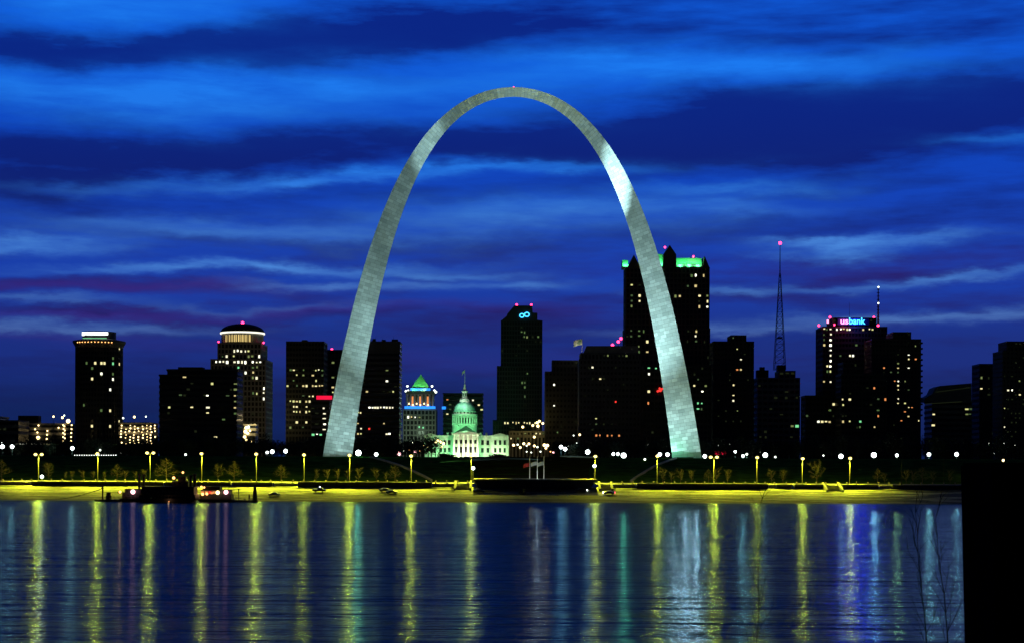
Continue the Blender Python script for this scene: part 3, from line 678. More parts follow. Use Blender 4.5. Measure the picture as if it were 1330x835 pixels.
# --- tall stepped tower with the ring sign
JY = 1420
b_ = Bld('stepped_tower', 'tall dark stepped tower with two blue neon rings near its top', 'tower', [(640, 704, 545), (645, 704, 475), (650, 704, 416)], JY, 30, 'piers', 'black', fh=3.7, bw=2.2)
k = JY/F; zt = lambda py: P(677, py, JY).z-17; xx = lambda px: P(px, 420, JY).x-b_.o.x
MB().prism([(xx(651), zt(417)), (xx(704), zt(417)), (xx(704), zt(415.6)), (xx(698), zt(415)), (xx(698), zt(406)), (xx(692), zt(405.4)), (xx(691), zt(396.5)), (xx(668), zt(396.5)), (xx(659), zt(407)), (xx(658), zt(410)), (xx(651), zt(416))], 3, 24).build('crown', mm['black'], b_.e)
for dx, rr_ in ((677.8, 2.8), (684.3, 3.1)):
    tor = MB(); n = 20
    for i in range(n):
        a0, a1 = 2*PI*i/n, 2*PI*(i+1)/n
        c0 = (xx(dx)+rr_*k*math.cos(a0), 2.4, zt(409.5)+rr_*k*.85*math.sin(a0)+(.8 if dx > 680 else 0)); c1 = (xx(dx)+rr_*k*math.cos(a1), 2.4, zt(409.5)+rr_*k*.85*math.sin(a1)+(.8 if dx > 680 else 0))
        tor.tube(c0, c1, .36, n=5, caps=False)
    tor.build('neon_ring', mm['bluesign'], b_.e)
for px in (671, 690):
    MB().ball((xx(px), 4, zt(395.4)), .95, 8, 6).build('beacon', mm['beacon'], b_.e)
b_.win([(680.6,430,6,'w2'),(681,435,5,'w2'),(682,439,6,'w2'),(699,435.6,3,'w2'),(679.5,473.8,5,'w0'),(684.6,483,5,'w2'),(680.6,496,6,'w2'),(680,501,5,'w2'),(658.7,497,4,'w4'),(659,502,4,'w4'),(682.7,515,3,'w2')]).win([(656+i*4.8, 548, 1.5, 'w0') for i in range(10)]).dim(26, 12, ('w4',))
b_ = Bld('low_block', 'low yellowish-lit stone block behind the crowd of street lights, right of the courthouse', 'building', [(661, 713, 559)], 1270, 18, 'punched', 'pale', fh=3.6)
point('street_glow', (2, -14, 34), (1, .75, .2), 2500, 1, b_.e); b_.dim(14, 5, ('w2', 'w4', 'w0'))

# --- blocks in the middle right
b_ = Bld('office_block', 'dark block with a stepped shoulder and two lone lit windows, right of the ring-sign tower', 'office building', [(707, 760, 482), (716, 760, 467.5)], 1260, 22, 'punched', 'black', fh=3.8)
b_.win([(720,501,3,'w1'),(719.6,531.8,4,'w1'),(753,469.9,3,'w2'),(726,563,4,'w2')]).dim(10, 5, ('w4',))
b_ = Bld('office_block', 'wide dark block with pale upper storey and three red lights, left of the green-roofed tower', 'office building', [(750, 832, 466), (752, 830, 458)], 1210, 26, 'punched', 'grey', fh=3.9)
MB().prism([(P(758, 458, 1214).x-b_.o.x, P(758, 458, 1214).z-17), (P(829, 458, 1214).x-b_.o.x, P(829, 458, 1214).z-17), (P(829, 449, 1214).x-b_.o.x, P(829, 449, 1214).z-17), (P(762, 449, 1214).x-b_.o.x, P(762, 449, 1214).z-17)], 4, 18).build('pale_penthouse', mm['pale'], b_.e)
for px, py in ((796, 447.5), (803.5, 443), (807, 439)):
    p = P(px, py, 1212)-b_.o; MB().ball((p.x, 6, p.z), 1.05, 8, 6).build('beacon', mm['beacon'], b_.e); MB().tube((p.x, 6, p.z-5), (p.x, 6, p.z-.8), .2).build('beacon_post', mm['roof'], b_.e)
b_.win([(788.6,461,5,'w2'),(803.7,461,4,'w4'),(815,461,3,'w2'),(771.8,480,3,'w1'),(780,496,4,'w0'),(802,520,3,'w6'),(772.6,545.5,2,'w0'),(772.6,552,2,'w2')]).win([(x, 564, 3, 'w3') for x in (772, 780.2, 788.6, 796.5, 805)]).dim(14, 9, ('w4',))
fe = empty('rooftop_flag', P(756, 468, 1262), 'pale flag on a rooftop pole, flying left above the dark blocks', 'flag')
MB().tube((0, 0, 0), (0, 0, 15.8), .22, .12).build('pole', mm['steel'], fe)
def flagmesh(w, h, z, side=-1, sag=.15, n=8):
    m = MB()
    for i in range(n+1):
        f = i/n; y = .35*math.sin(f*7)*w/6
        for zz in (z-h, z): m.v.append((side*(.1+w*f), y, zz-sag*w*f*f))
    for i in range(n): m.f.append((2*i, 2*i+1, 2*i+3, 2*i+2))
    for i in range(n+1):
        x, y, zz = m.v[2*i]; x2, y2, z2 = m.v[2*i+1]; m.v += [(x, y+.06, zz), (x2, y2+.06, z2)]
    o_ = 2*(n+1)
    for i in range(n): m.f.append((o_+2*i, o_+2*i+2, o_+2*i+3, o_+2*i+1))
    return m
flagmesh(6, 4.2, 15.4, sag=.25).build('cloth', mat('pale_flag_cloth', (.6, .6, .5), .9, col2=(.1, .25, .15), vscale=.3), fe)
point('flag_light', (-3, -5, 9), (1, .95, .7), 900, .3, fe)

# --- green gabled tower behind the right leg
MY = 1290
b_ = Bld('gabled_tower', 'tallest dark tower with pointed gables and glowing green roofs, behind the right arch leg', 'tower', [(808, 922, 426), (809, 921, 347)], MY, 30, 'piers', 'brown', fh=3.8, bw=3.0)
e = b_.e; zt = lambda py: P(865, py, MY).z-17; xx = lambda px: P(px, 380, MY).x-b_.o.x
for nm, x0, x1, ya, yb in (('gable', 861, 878, 318.5, 331), ('gable', 816, 830, 331.5, 345), ('gable', 912, 921, 333, 347)):
    xm = (x0+x1)/2 if nm and x0 != 912 else 915
    MB().prism([(xx(x0), zt(348)), (xx(x1), zt(348)), (xx(x1), zt(yb)), (xx(xm), zt(ya)), (xx(x0), zt(yb))], -1, 22).build('gable', mm['brown'], e)
for x0, x1, yt in ((878, 912, 334), (831, 861, 329), (809, 816, 337)):
    MB().hexa([(xx(x0), 1, zt(346.5)), (xx(x1), 1, zt(346.5)), (xx(x1), 22, zt(346.5)), (xx(x0), 22, zt(346.5))],
              [(xx(x0), 6, zt(yt)), (xx(x1), 6, zt(yt)), (xx(x1), 17, zt(yt)), (xx(x0), 17, zt(yt))]).build('green_roof', mm['green_roof'], e)
    nl = max(1, round((x1-x0)/11))
    for q in range(nl): xl = xx(x0)+(xx(x1)-xx(x0))*(q+.5)/nl; point('roof_flood', (xl, -1.2, zt(345.0)), (.10, 1, .30), 8000, .4, e, 120, (xl, 5.5, zt(337)))
b_.block('cornice_light', 878.5, 911.5, 344, 345.4, 'w5', .2, .4)
for px, py in ((864, 321), (901, 333), (911, 351)):
    p = P(px, py, MY)-b_.o; MB().ball((p.x, 2 if px < 905 else -2, p.z), .8, 8, 6).build('beacon', mm['beacon'], e) if px < 905 else None
b_.win([(906.4,360.3,3,'w1'),(900,361,2,'w2'),(916.8,361.8,2),(906.4,372.4,3),(893.8,372.4,3,'w2'),(880.6,384,3),(877,384,2,'w2'),(906.7,384.8,3),(916.8,386,2,'w2'),(906.4,396.3,3),(917.4,392.5,3),(917.4,398.3,3,'w1'),(911,398,2,'w2'),(822,371.8,3,'w0'),(829.4,373,2,'w4'),(833,383.3,3),(833,389.7,3),(822,383,2,'w2'),(822,389,2,'w2'),(822,400.6,2,'w2'),(818,426,2),(823,426,2),(829.4,426,2),(906,426.4,2),(906,432.5,2),(906,439,2,'w1'),(906,445.5,2,'w2'),(895,433,2,'w4'),(822,433,2,'w2'),(829,433,2,'w2'),(822,441,2,'w2'),(829,441,2,'w2'),(829,449,2,'w2'),(822,456,2,'w4'),(829,456,2,'w2'),(822,462,2,'w4'),(839.5,445,2),(839.5,456.6,2,'w0'),(836,433,2,'w2')]).dim(12, 21, ('w4',))
b_ = Bld('hotel_block', 'dark low block with a green lit strip and red neon, behind the right arch leg', 'building', [(832, 924, 474)], 1180, 22, 'grid', 'black', fh=3.9)
b_.win([(842,487,6,'w1'),(843.8,507,3),(843.8,513.5,3,'w3'),(842.4,526,3,'w3'),(844,481,6,'w5'),(852,481,6,'w5'),(905,496.3,3,'w2'),(909,496,4,'w5'),(901,501,3,'w0'),(914,513.8,6,'w1'),(911,513.8,2,'w1'),(909,526.4,12,'w5'),(906,531,5,'w5'),(913,522,3,'w2')]).dim(10, 22)
nm_ = MB(); p = P(857, 506, 1180)-b_.o
nm_.tube((p.x-2, -.8, p.z-1.2), (p.x+2, -.8, p.z+.9), .7, n=6); nm_.tube((p.x+.6, -.8, p.z-1.2), (p.x-.4, -.8, p.z+1.6), .6, n=6); nm_.build('red_neon', mm['w6'], b_.e)

b_ = Bld('apartment_tower', 'dark tower with two columns of lit windows, just right of the right arch leg', 'building', [(921, 979, 443), (944, 969, 435)], 1230, 24, 'punched', 'brown', fh=3.6)
b_.win([(958.7,454.3,2),(963.9,469.5,3,'w1'),(963.4,478.7,3),(963.9,484,3,'w1'),(958.7,484,2,'w3'),(951.5,504,3),(951.5,514,3),(952,523,3,'w1'),(971,493,2,'w4')]).dim(12, 31, ('w4', 'w4', 'w2'))

# --- mast building
OY = 1300
b_ = Bld('mast_building', 'pale gridded office block carrying the tall lattice radio mast', 'office building', [(978, 1039, 490), (1006, 1033, 481)], OY, 22, 'grid', 'pale', fh=4.2, bw=4.0)
b_.roofbox((984, 999, 480, 8), (988, 994, 476, 5), (1011, 1021, 473.5, 8)); b_.dim(18, 41, ('w4',)); b_.win([(1034,556,4,'w5'),(1031,556,2,'w2')])
mp_ = P(1012.5, 482, OY+8); mast = empty('radio_mast', (mp_.x, OY+8, P(1012.5, 481, OY+8).z), 'tall tapering lattice radio mast with a red light at its tip', 'radio mast')
zt = lambda py: P(1012, py, OY+8).z-mast.location.z; lt = MB()
lv = [480, 471, 463, 455, 447, 440, 433, 426, 419, 412, 405, 398, 391, 384, 377, 370, 363, 356]
def hw(py): return (1.0+(480-356)*0+(py-356)/(480-356)*7.0)*(OY/F)*.9
for a, b2 in zip(lv, lv[1:]):
    wa_, wb_ = hw(a), hw(b2); za, zb = zt(a), zt(b2)
    ca = [(-wa_, -wa_), (wa_, -wa_), (wa_, wa_), (-wa_, wa_)]; cb = [(-wb_, -wb_), (wb_, -wb_), (wb_, wb_), (-wb_, wb_)]
    for i in range(4):
        j = (i+1) % 4
        lt.tube((*ca[i], za), (*cb[i], zb), .24, n=4, caps=False)
        lt.tube((*ca[i], za), (*cb[j], zb), .11, n=3, caps=False); lt.tube((*ca[j], za), (*cb[i], zb), .11, n=3, caps=False)
        lt.tube((*ca[i], za), (*ca[j], za), .12, n=3, caps=False)
lt.box(-1.6, 1.6, -1.6, 1.6, zt(439.6), zt(437.6))
lt.build('lattice', mm['lattice'], mast); MB().tube((0, 0, zt(356.5)), (0, 0, zt(318)), .42, .22, n=6).build('antenna', mm['lattice'], mast)
MB().ball((0, 0, zt(316)), 1.25, 8, 6).build('beacon', mm['beacon'], mast)

# --- bank tower
QY = 1240
b_ = Bld('bank_tower', 'dark bank tower with a pink and blue lit sign at its top', 'office building', [(1059, 1152, 424), (1073, 1138, 412.5)], QY, 28, 'grid', 'black', fh=3.7, bw=2.3)
b_.win([(1067.7,428,3),(1073,427.8,3,'w2'),(1090,426.3,3,'w1'),(1080,432,3,'w1'),(1086.4,431.4,6,'w1'),(1098.9,431.4,8,'w0'),(1105.7,431.4,3,'w1'),(1121,432,3),(1132,432,8,'w0'),(1062,443,3,'w2'),(1065.8,443,3,'w1'),(1070.5,452,2),(1073.5,476,6,'w0'),(1140,441.2,5,'w0'),(1144.8,440.7,4),(1091,463,4,'w2'),(1103.6,463.7,4,'w1'),(1108,463.7,3,'w1'),(1099,479.3,6,'w0'),(1115,479,4,'w2'),(1080,495.5,6,'w1'),(1068,496.5,6,'w0'),(1080,487,4,'w0'),(1075,483,3,'w2'),(1143,464,4,'w4')]).win([(1079.5, y, 3.4, 'w1') for y in (437, 442, 447, 452, 457, 461.5, 466.6, 471.4, 476.5)]).dim(14, 51, ('w4', 'w2'))
zt = lambda py: P(1100, py, QY).z-17; xx = lambda px: P(px, 418, QY).x-b_.o.x
def text_mesh(txt, size, bold=.0):
    c = bpy.data.curves.new('t', 'FONT'); c.body = txt; c.size = size; c.extrude = .12; c.offset = bold
    o = bpy.data.objects.new('t', c); COL.objects.link(o); bpy.context.view_layer.update()
    me = bpy.data.meshes.new_from_object(o.evaluated_get(bpy.context.evaluated_depsgraph_get())); bpy.data.objects.remove(o); return me
sb = MB().box(xx(1088), xx(1129), -.25, 1.3, zt(422.2), zt(413.6)).build('sign_box', mat('blue_sign_panel', (.01, .02, .2), .5), b_.e)
for txt, px, m_, nm_ in (('us', 1091.0, 'pinksign', 'sign_letters'), ('bank', 1102.2, 'bluesign', 'sign_letters')):
    me = text_mesh(txt, 6.4, .10); me.materials.clear(); me.materials.append(mm[m_]); o = bpy.data.objects.new(nm_, me); COL.objects.link(o); o.parent = b_.e
    me.transform(Matrix.Scale(.93 if txt == 'bank' else 1.05, 4, (1, 0, 0))); o.location = (xx(px), -.5, zt(420.8)); o.rotation_euler = (PI/2, 0, 0)
point('pink_sign_light', (xx(1096), -3, zt(418)), (1, .1, .25), 2500, .5, b_.e)
point('blue_sign_light', (xx(1111), -3.2, zt(418)), (.03, .12, 1), 2500, .5, b_.e)
point('sign_beam', (xx(1113), -3, zt(418)), (.015, .03, 1), 1.6e5, 10, b_.e, 34, (xx(1113), -203, zt(418)-24))
MB().tube((xx(1075), -.4, zt(420)), (xx(1075), -.4, zt(415.5)), .7, n=8).build('side_sign', mm['pinksign'], b_.e)
b_.beacon((1078, 412), (1063.5, 422.7), (1083.5, 421.7), (1135, 412.3), (1140.5, 422.8))
mb = MB(); p0 = P(1140.5, 425, QY+6)-b_.o; ztp = P(1140.5, 372, QY+6).z-17
mb.tube((p0.x, 6, p0.z-1), (p0.x, 6, ztp), .75, .3, n=6)
for i in range(12):
    z_ = p0.z+(ztp-p0.z)*i/12; mb.box(p0.x-.95, p0.x+.95, 5.4, 6.6, z_, z_+.35)
mb.build('roof_antenna', mm['lattice'], b_.e)
for py in (372, 393): MB().ball((p0.x, 5.4, P(1140, py, QY).z-17), .6, 6, 5).build('antenna_lamp', mm['globe_small'], b_.e)
MB().tube((xx(1106), 8, zt(412)), (xx(1106), 8, zt(391)), .14, .06).build('whip_antenna', mm['roof'], b_.e)

b_ = Bld('office_block', 'dark block standing in front of the bank tower, with a green lit stairwell', 'office building', [(1085, 1152, 485), (1088, 1122, 470)], 1160, 20, 'grid', 'black', fh=3.7, bw=2.3)
b_.win([(1076,547,4,'w0'),(1104,547,5,'w0'),(1094.5,519,3),(1102,519,3),(1086,527,3,'w0'),(1118.6,550,4,'w5'),(1118.6,556,4,'w2'),(1136,505.5,3,'w3'),(1148,518.5,3,'w3'),(1136.5,559.4,3),(1141,545,2,'w3')]).dim(10, 61)
b_ = Bld('low_block', 'low dark block below and left of the bank tower', 'office building', [(1040, 1090, 513)], 1180, 18, 'grid', 'black', fh=3.9)
b_.win([(1064,547,3,'w1'),(1070,547,8,'w0'),(1076,547,3),(1084,527,2,'w0')]).dim(5, 6)
b_ = Bld('apartment_tower', 'dark apartment tower with side balconies and scattered lit windows, right of the bank tower', 'apartment building', [(1122, 1196, 440), (1150, 1183, 431)], 1200, 26, 'punched', 'brown', fh=3.0, bw=2.4)
b_.win([(1188,466.7,4,'w3'),(1179,461.7,2,'w1'),(1179,466.7,3,'w0'),(1179,480.7,4,'w1'),(1166,480.7,4,'w0'),(1166,474.5,2,'w2'),(1165.5,487,2,'w2'),(1166.7,496,5,'w1'),(1165.7,501.5,3,'w0'),(1165.7,506,3,'w0'),(1167,516.7,5,'w1'),(1175,496.5,2,'w2'),(1179.7,507,3,'w2'),(1176,526,2),(1181,532,2),(1185.5,533,2,'w3'),(1175,537,2,'w3'),(1179,542.5,3),(1191.5,548,3),(1157,486,2,'w2'),(1160,496,2,'w3'),(1168,527,2),(1142,559.4,3,'w0'),(1188,451,2,'w2')]).dim(16, 71, ('w4', 'w3', 'w4'))
zt = lambda py: P(1196, py, 1200).z-17
for i in range(14):
    z_ = zt(446+i*7.2); x1 = b_.tiers[0][1]
    bb = MB(); bb.box(x1, x1+1.7, 2, 9, z_, z_+1.1); bb.build('balcony', mm['brown'], b_.e)

# --- right end
TY = 1200; b_ = Bld('office_block', 'low building with a rounded sloping roof outlined in pale light, right side', 'office building', [(1200, 1263, 520)], TY, 22, 'bands', 'grey', fh=3.7)
p = lambda px, py: ((P(px, py, TY).x-b_.o.x), P(px, py, TY).z-17)
MB().prism([p(1201, 521), p(1263, 521), p(1263, 497), p(1222, 500.5), p(1216, 503), p(1212, 511), p(1203, 516)], 2, 20).build('sloping_roof', mm['grey'], b_.e)
MB().prism([p(1202, 524.5), p(1249, 521.6), p(1249, 520.8), p(1202, 523.7)], -.6, -.2).build('light_line', mm['w4'], b_.e)
MB().prism([p(1216, 509), p(1262, 503), p(1262, 502.4), p(1216, 508.3)], 1.5, 1.9).build('light_line', mm['w4'], b_.e)
b_.win([(1203,538,2,'w0'),(1206.5,538,2,'w0'),(1209,538,2,'w2'),(1212,538,2,'w0'),(1205,554.6,3),(1209,554.6,3,'w0'),(1255,531,5,'w0'),(1262,531,2,'w2'),(1255,537,4,'w2'),(1261,538,2,'w2')])
b_ = Bld('office_block', 'plain dark block between the rounded-roof building and the right-edge tower', 'office building', [(1262, 1292, 472)], 1230, 20, 'grid', 'black'); b_.win([(1271,493,2,'w2'),(1275,493,2,'w2'),(1268.5,505,2),(1275,504,4,'w1')]).dim(4, 2)
b_ = Bld('apartment_tower', 'dark apartment tower with dimly lit windows at the right edge', 'apartment building', [(1289, 1352, 455), (1296, 1352, 443)], 1180, 24, 'punched', 'brown', fh=3.1)
b_.win([(1314,509.5,8,'w1'),(1325,513,2),(1294,530,3,'w0'),(1292,553,4,'w1'),(1325,499,2,'w2')]).dim(46, 81, ('w4',))

# ------------------------------------------------------------------ domed courthouse
KY = 1345; k = KY/F; KB = 16.0
ko = Vector((P(605, 588, KY).x, KY, KB)); K = empty('domed_courthouse', ko, 'white courthouse with columned portico and green lit dome under the arch', 'courthouse')
zt = lambda py: P(605, py, KY).z-KB; xx = lambda px: P(px, 560, KY).x-ko.x
def kb_(name, p0, p1, yt, yb, y0, y1, m='stone'): return MB().box(xx(p0), xx(p1), y0, y1, zt(yb) if yb < 600 else 0, zt(yt)).build(name, mm[m], K)
kb_('wing', 559.5, 588, 564.5, 601, 8, 26); kb_('wing', 622, 639, 564.5, 601, 8, 26)
kb_('central_block', 588, 622, 562.5, 601, 4, 30)
kb_('pavilion', 638, 661, 565, 601, 3, 24); kb_('pavilion', 551, 568, 565, 601, 3, 24)
def ped(p0, p1, yb, ya, y0, y1):
    MB().prism([(xx(p0)-.6, zt(yb)), (xx(p1)+.6, zt(yb)), (xx(p1)+.6, zt(yb-1.0)), (xx((p0+p1)/2), zt(ya)), (xx(p0)-.6, zt(yb-1.0))], y0, y1).build('pediment', mm['stone'], K)
ped(587.5, 622.5, 563.6, 558.6, -1.5, 6); ped(638, 661, 566, 561.7, 1.2, 8); ped(551, 568, 566, 562, 1.2, 8)
for i in range(6):
    px = 589.4+i*6.25; MB().lathe([(1.0, 0), (.8, 2), (.72, zt(565.5)), (1.05, zt(564.4)), (1.05, zt(563.7))], 12, (xx(px), .4)).build('column', mm['stone'], K)
MB().box(xx(588), xx(622.5), -1.4, 4, 0, 1.5).build('portico_floor', mm['stone'], K)
def kw(px, py, w, h, yo): MB().box(xx(px)-w/2, xx(px)+w/2, yo-.1, yo+.25, zt(py)-h/2, zt(py)+h/2).build('window', mm['glass'], K)
for px in (592.5, 598.8, 605, 611.3, 617.5): kw(px, 573, 1.7, 3.0, 3.9); kw(px, 583.5, 1.9, 4.6, 3.9)
for px in (572, 577.5, 583, 626.5, 633.5): kw(px, 574, 2.0, 3.6, 7.9); kw(px, 584, 2.0, 3.6, 7.9)
for px in (643.5, 649.5, 655.5): kw(px, 574, 1.7, 3.6, 2.9); kw(px, 584, 1.7, 3.6, 2.9)
for px in (555.5, 560, 564.5): kw(px, 574, 1.5, 3.4, 2.9); kw(px, 584, 1.5, 3.4, 2.9)
for px in (580.5, 587, 624, 631.5): kb_('chimney', px-1.2, px+1.2, 560.5, 565, 14, 16)
# cross roof rising to the drum
MB().prism([(xx(588), zt(562.6)), (xx(622), zt(562.6)), (xx(605), zt(552))], 6, 28).build('roof', mm['roof'], K)
C = (0, 20); cxk = xx(602.5)
C = (cxk, 20)
DR = MB().lathe([(16.3*k, zt(563)), (16.3*k, zt(551.5)), (17*k, zt(551)), (17*k, zt(549.6)), (14.2*k, zt(549.4)), (14.2*k, zt(538.8)), (16.6*k, zt(538.6)), (16.8*k, zt(536.4)), (15*k, zt(536)), (15*k, zt(533.2))], 40, C).build('drum', mm['stone'], K)
for i in range(26):
    a = 2*PI*(i+.5)/26; cx, cy = C[0]+15.8*k*math.cos(a), C[1]+15.8*k*math.sin(a)
    MB().lathe([(.62, zt(549.5)), (.5, zt(539.2)), (.62, zt(538.6))], 8, (cx, cy)).build('column', mm['stone'], DR)
for i in range(26):
    a = 2*PI*i/26; cx, cy = C[0]+14.25*k*math.cos(a), C[1]+14.25*k*math.sin(a)
    o = MB().box(-.55, .55, -.08, .08, zt(548), zt(541.3)).build('window', mm['glass'], DR); o.location = (cx, cy, 0); o.rotation_euler = (0, 0, a+PI/2)
for i in range(20):
    a = 2*PI*i/20; cx, cy = C[0]+15.05*k*math.cos(a), C[1]+15.05*k*math.sin(a)
    o = MB().box(-.5, .5, -.08, .08, zt(535.6), zt(533.9)).build('window', mm['glass'], DR); o.location = (cx, cy, 0); o.rotation_euler = (0, 0, a+PI/2)
pr = [(15.4*k, zt(533.4)), (15.4*k, zt(532.6))]
for i in range(15):
    t_ = PI/2*i/16; pr.append((14.2*k*math.cos(t_), zt(532.6)+(zt(519)-zt(532.6))*math.sin(t_)))
MB().lathe(pr, 40, C).build('dome', mm['copper'], K, smooth=True)
LN = MB().lathe([(6.4*k, zt(521)), (6.9*k, zt(519)), (6.9*k, zt(518)), (5.6*k, zt(517.6)), (6.2*k, zt(516.4)), (4.2*k, zt(515.6)), (3.4*k, zt(514)), (3.4*k, zt(507.5)), (4.3*k, zt(507)), (4.3*k, zt(505.8)), (2.3*k, zt(505.3)), (2.0*k, zt(502)), (1.3*k, zt(500)), (1.2*k, zt(497.6)), (.3*k, zt(496))], 20, C).build('lantern', mm['stone'], K)
for i in range(8):
    a = 2*PI*(i+.25)/8; cx, cy = C[0]+3.45*k*math.cos(a), C[1]+3.45*k*math.sin(a)
    o = MB().box(-.45, .45, -.08, .08, zt(513), zt(508.6)).build('window', mm['glass'], LN); o.location = (cx, cy, 0); o.rotation_euler = (0, 0, a+PI/2)
MB().tube((C[0], C[1], zt(496.5)), (C[0], C[1], zt(477)), .2, .1).build('flagpole', mm['flagpole'], K)
o = flagmesh(2.2, 2.2, zt(478.5), sag=.9).build('flag', mm['stone'], K); o.location = (C[0], C[1], 0)
GR = (.20, 1, .36)
for px, W_, c_ in ((593, 5200, (1, .95, .62)), (617, 5200, (1, .95, .62)), (605, 5200, (1, 1, .72)), (630, 5200, (.3, 1, .42)), (581, 5200, GR), (572, 3000, GR), (649, 5400, (.55, 1, .45))):
    point('facade_flood', (xx(px), -6.5 if 590 < px < 620 else -4, 10), c_, W_*1.1, .5, K)
zr = zt(562)
for px, yy, W_ in ((582, -2, 10500), (624, -2, 10500), (602, -7, 5500)):
    point('dome_flood', (xx(px), yy, zr+3), GR, W_, .5, K, 120, (C[0], C[1], zt(528)))
point('lantern_flood', (C[0], C[1]-13, zt(522)), (.75, 1, .8), 3500, .3, K)
point('lantern_flood', (C[0]-9, C[1]-9, zt(521)), (.6, 1, .75), 2000, .3, K)

# ------------------------------------------------------------------ grand staircase, overlook wall, levee walls
WY = 711.0
zb = ground_z(WY)-.6; xw = lambda px, Y=WY: P(px, 628, Y).x
ov = empty('overlook_wall', (xw(694), WY, 0), 'dark battered stone wall projecting below the grand staircase', 'wall')
ztop = P(694, 621.5, WY).z; ox = xw(694)
MB().hexa([(xw(626)-ox, 0, 3.6), (xw(764)-ox, 0, 3.6), (xw(770)-ox, 34, 3.6), (xw(618)-ox, 34, 3.6)],
          [(xw(615)-ox, 0, ztop-.5), (xw(774)-ox, 0, ztop-.5), (xw(774)-ox, 34, ztop-.5), (xw(615)-ox, 34, ztop-.5)]).build('wall', mm['darkconc'], ov)
MB().box(xw(613.5)-ox, xw(775.5)-ox, -.35, 34, ztop-.5, ztop).build('coping', mm['conc'], ov)
st = MB(); n = 34
for i in range(n):
    Y0 = 746+i*3.6; Y1 = Y0+3.65; z = ztop-.6+(19.3-ztop+.6)*(i+1)/n
    f = i/n; w0 = 24+10*f*f
    st.box(-w0, w0, Y0, Y1, ground_z(Y0)-1.5, max(z, ground_z((Y0+Y1)/2)+.12))
tagit(st.build('grand_staircase', mat('dark_granite_steps', (.016, .018, .018), .95, spec=.05, var=.2, vscale=.2), loc=(P(692, 610, 800).x, 0, 0)), 'wide dark stone staircase rising from the overlook wall to the arch lawn', 'staircase')
# side stairs beside the overlook
def side_stairs(p0, p1, label):
    e = empty('side_stairs', (xw((p0+p1)/2), 715, 5), label, 'stairs', 'side stairs by the overlook'); w = (xw(p1)-xw(p0))/2; s_ = MB()
    for i in range(10): s_.box(-w, w, -6+i*.9, -6+(i+1)*.9+.02, -1.4, -.45+(i+1)*.26)
    s_.build('steps', mm['conc'], e)
    for sx in (-1, 1):
        MB().hexa([(sx*w-.4, -7, -1.4), (sx*w+.4, -7, -1.4), (sx*w+.4, 3.4, -1.4), (sx*w-.4, 3.4, -1.4)], [(sx*w-.4, -7, .3), (sx*w+.4, -7, .3), (sx*w+.4, 3.4, 3.2), (sx*w-.4, 3.4, 3.2)]).build('cheek_wall', mm['conc'], e)
side_stairs(591, 611, 'short stone stairs left of the dark overlook wall')
side_stairs(779, 795, 'short stone stairs right of the dark overlook wall')
side_stairs(1073, 1093, 'short stone stairs in the levee wall near the right end of the quay')
wn_ = 0
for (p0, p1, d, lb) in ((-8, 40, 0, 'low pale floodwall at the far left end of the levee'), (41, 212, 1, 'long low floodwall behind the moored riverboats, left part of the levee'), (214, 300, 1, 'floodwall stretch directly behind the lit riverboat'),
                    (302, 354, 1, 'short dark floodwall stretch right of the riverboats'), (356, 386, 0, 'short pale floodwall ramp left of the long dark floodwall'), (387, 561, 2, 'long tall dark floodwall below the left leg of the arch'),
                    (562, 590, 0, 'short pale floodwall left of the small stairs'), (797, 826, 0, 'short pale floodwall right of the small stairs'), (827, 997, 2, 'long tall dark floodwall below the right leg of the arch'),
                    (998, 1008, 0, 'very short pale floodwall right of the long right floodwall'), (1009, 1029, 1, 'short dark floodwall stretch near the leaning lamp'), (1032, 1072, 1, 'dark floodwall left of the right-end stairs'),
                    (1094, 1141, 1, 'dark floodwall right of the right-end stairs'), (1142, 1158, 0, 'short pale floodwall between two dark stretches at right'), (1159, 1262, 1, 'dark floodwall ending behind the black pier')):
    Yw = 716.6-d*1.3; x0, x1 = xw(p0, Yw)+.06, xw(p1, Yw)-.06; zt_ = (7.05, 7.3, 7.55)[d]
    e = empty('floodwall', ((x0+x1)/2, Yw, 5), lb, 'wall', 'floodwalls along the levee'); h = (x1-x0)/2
    MB().box(-h, h, 0, 717.25-Yw, -.8-d*.3, zt_-5.25).build('wall', mm['darkconc'] if d else mm['conc'], e)  # darker concrete paints in the shade on the unlit river faces
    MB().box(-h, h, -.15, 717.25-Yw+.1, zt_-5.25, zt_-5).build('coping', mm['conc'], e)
# bollards on the quay
bp_ = MB(); bp_.lathe([(.22, 0), (.22, .95), (.30, 1.0), (.26, 1.2), (.05, 1.3)], 8)
bme = bp_.mesh('bollard', mm['conc'])
px = 4
while px < 1246:
    if not (608 < px < 780):
        o = bpy.data.objects.new('bollard', bme); COL.objects.link(o); o.location = (xw(px, 718.2), 718.2+random.uniform(-.1, .1), 7.0)
        tagit(o, 'short pale bollard on the edge of the riverfront street', 'bollard', 'bollards along the riverfront street')
    px += 13.6+random.uniform(-1.5, 1.5)
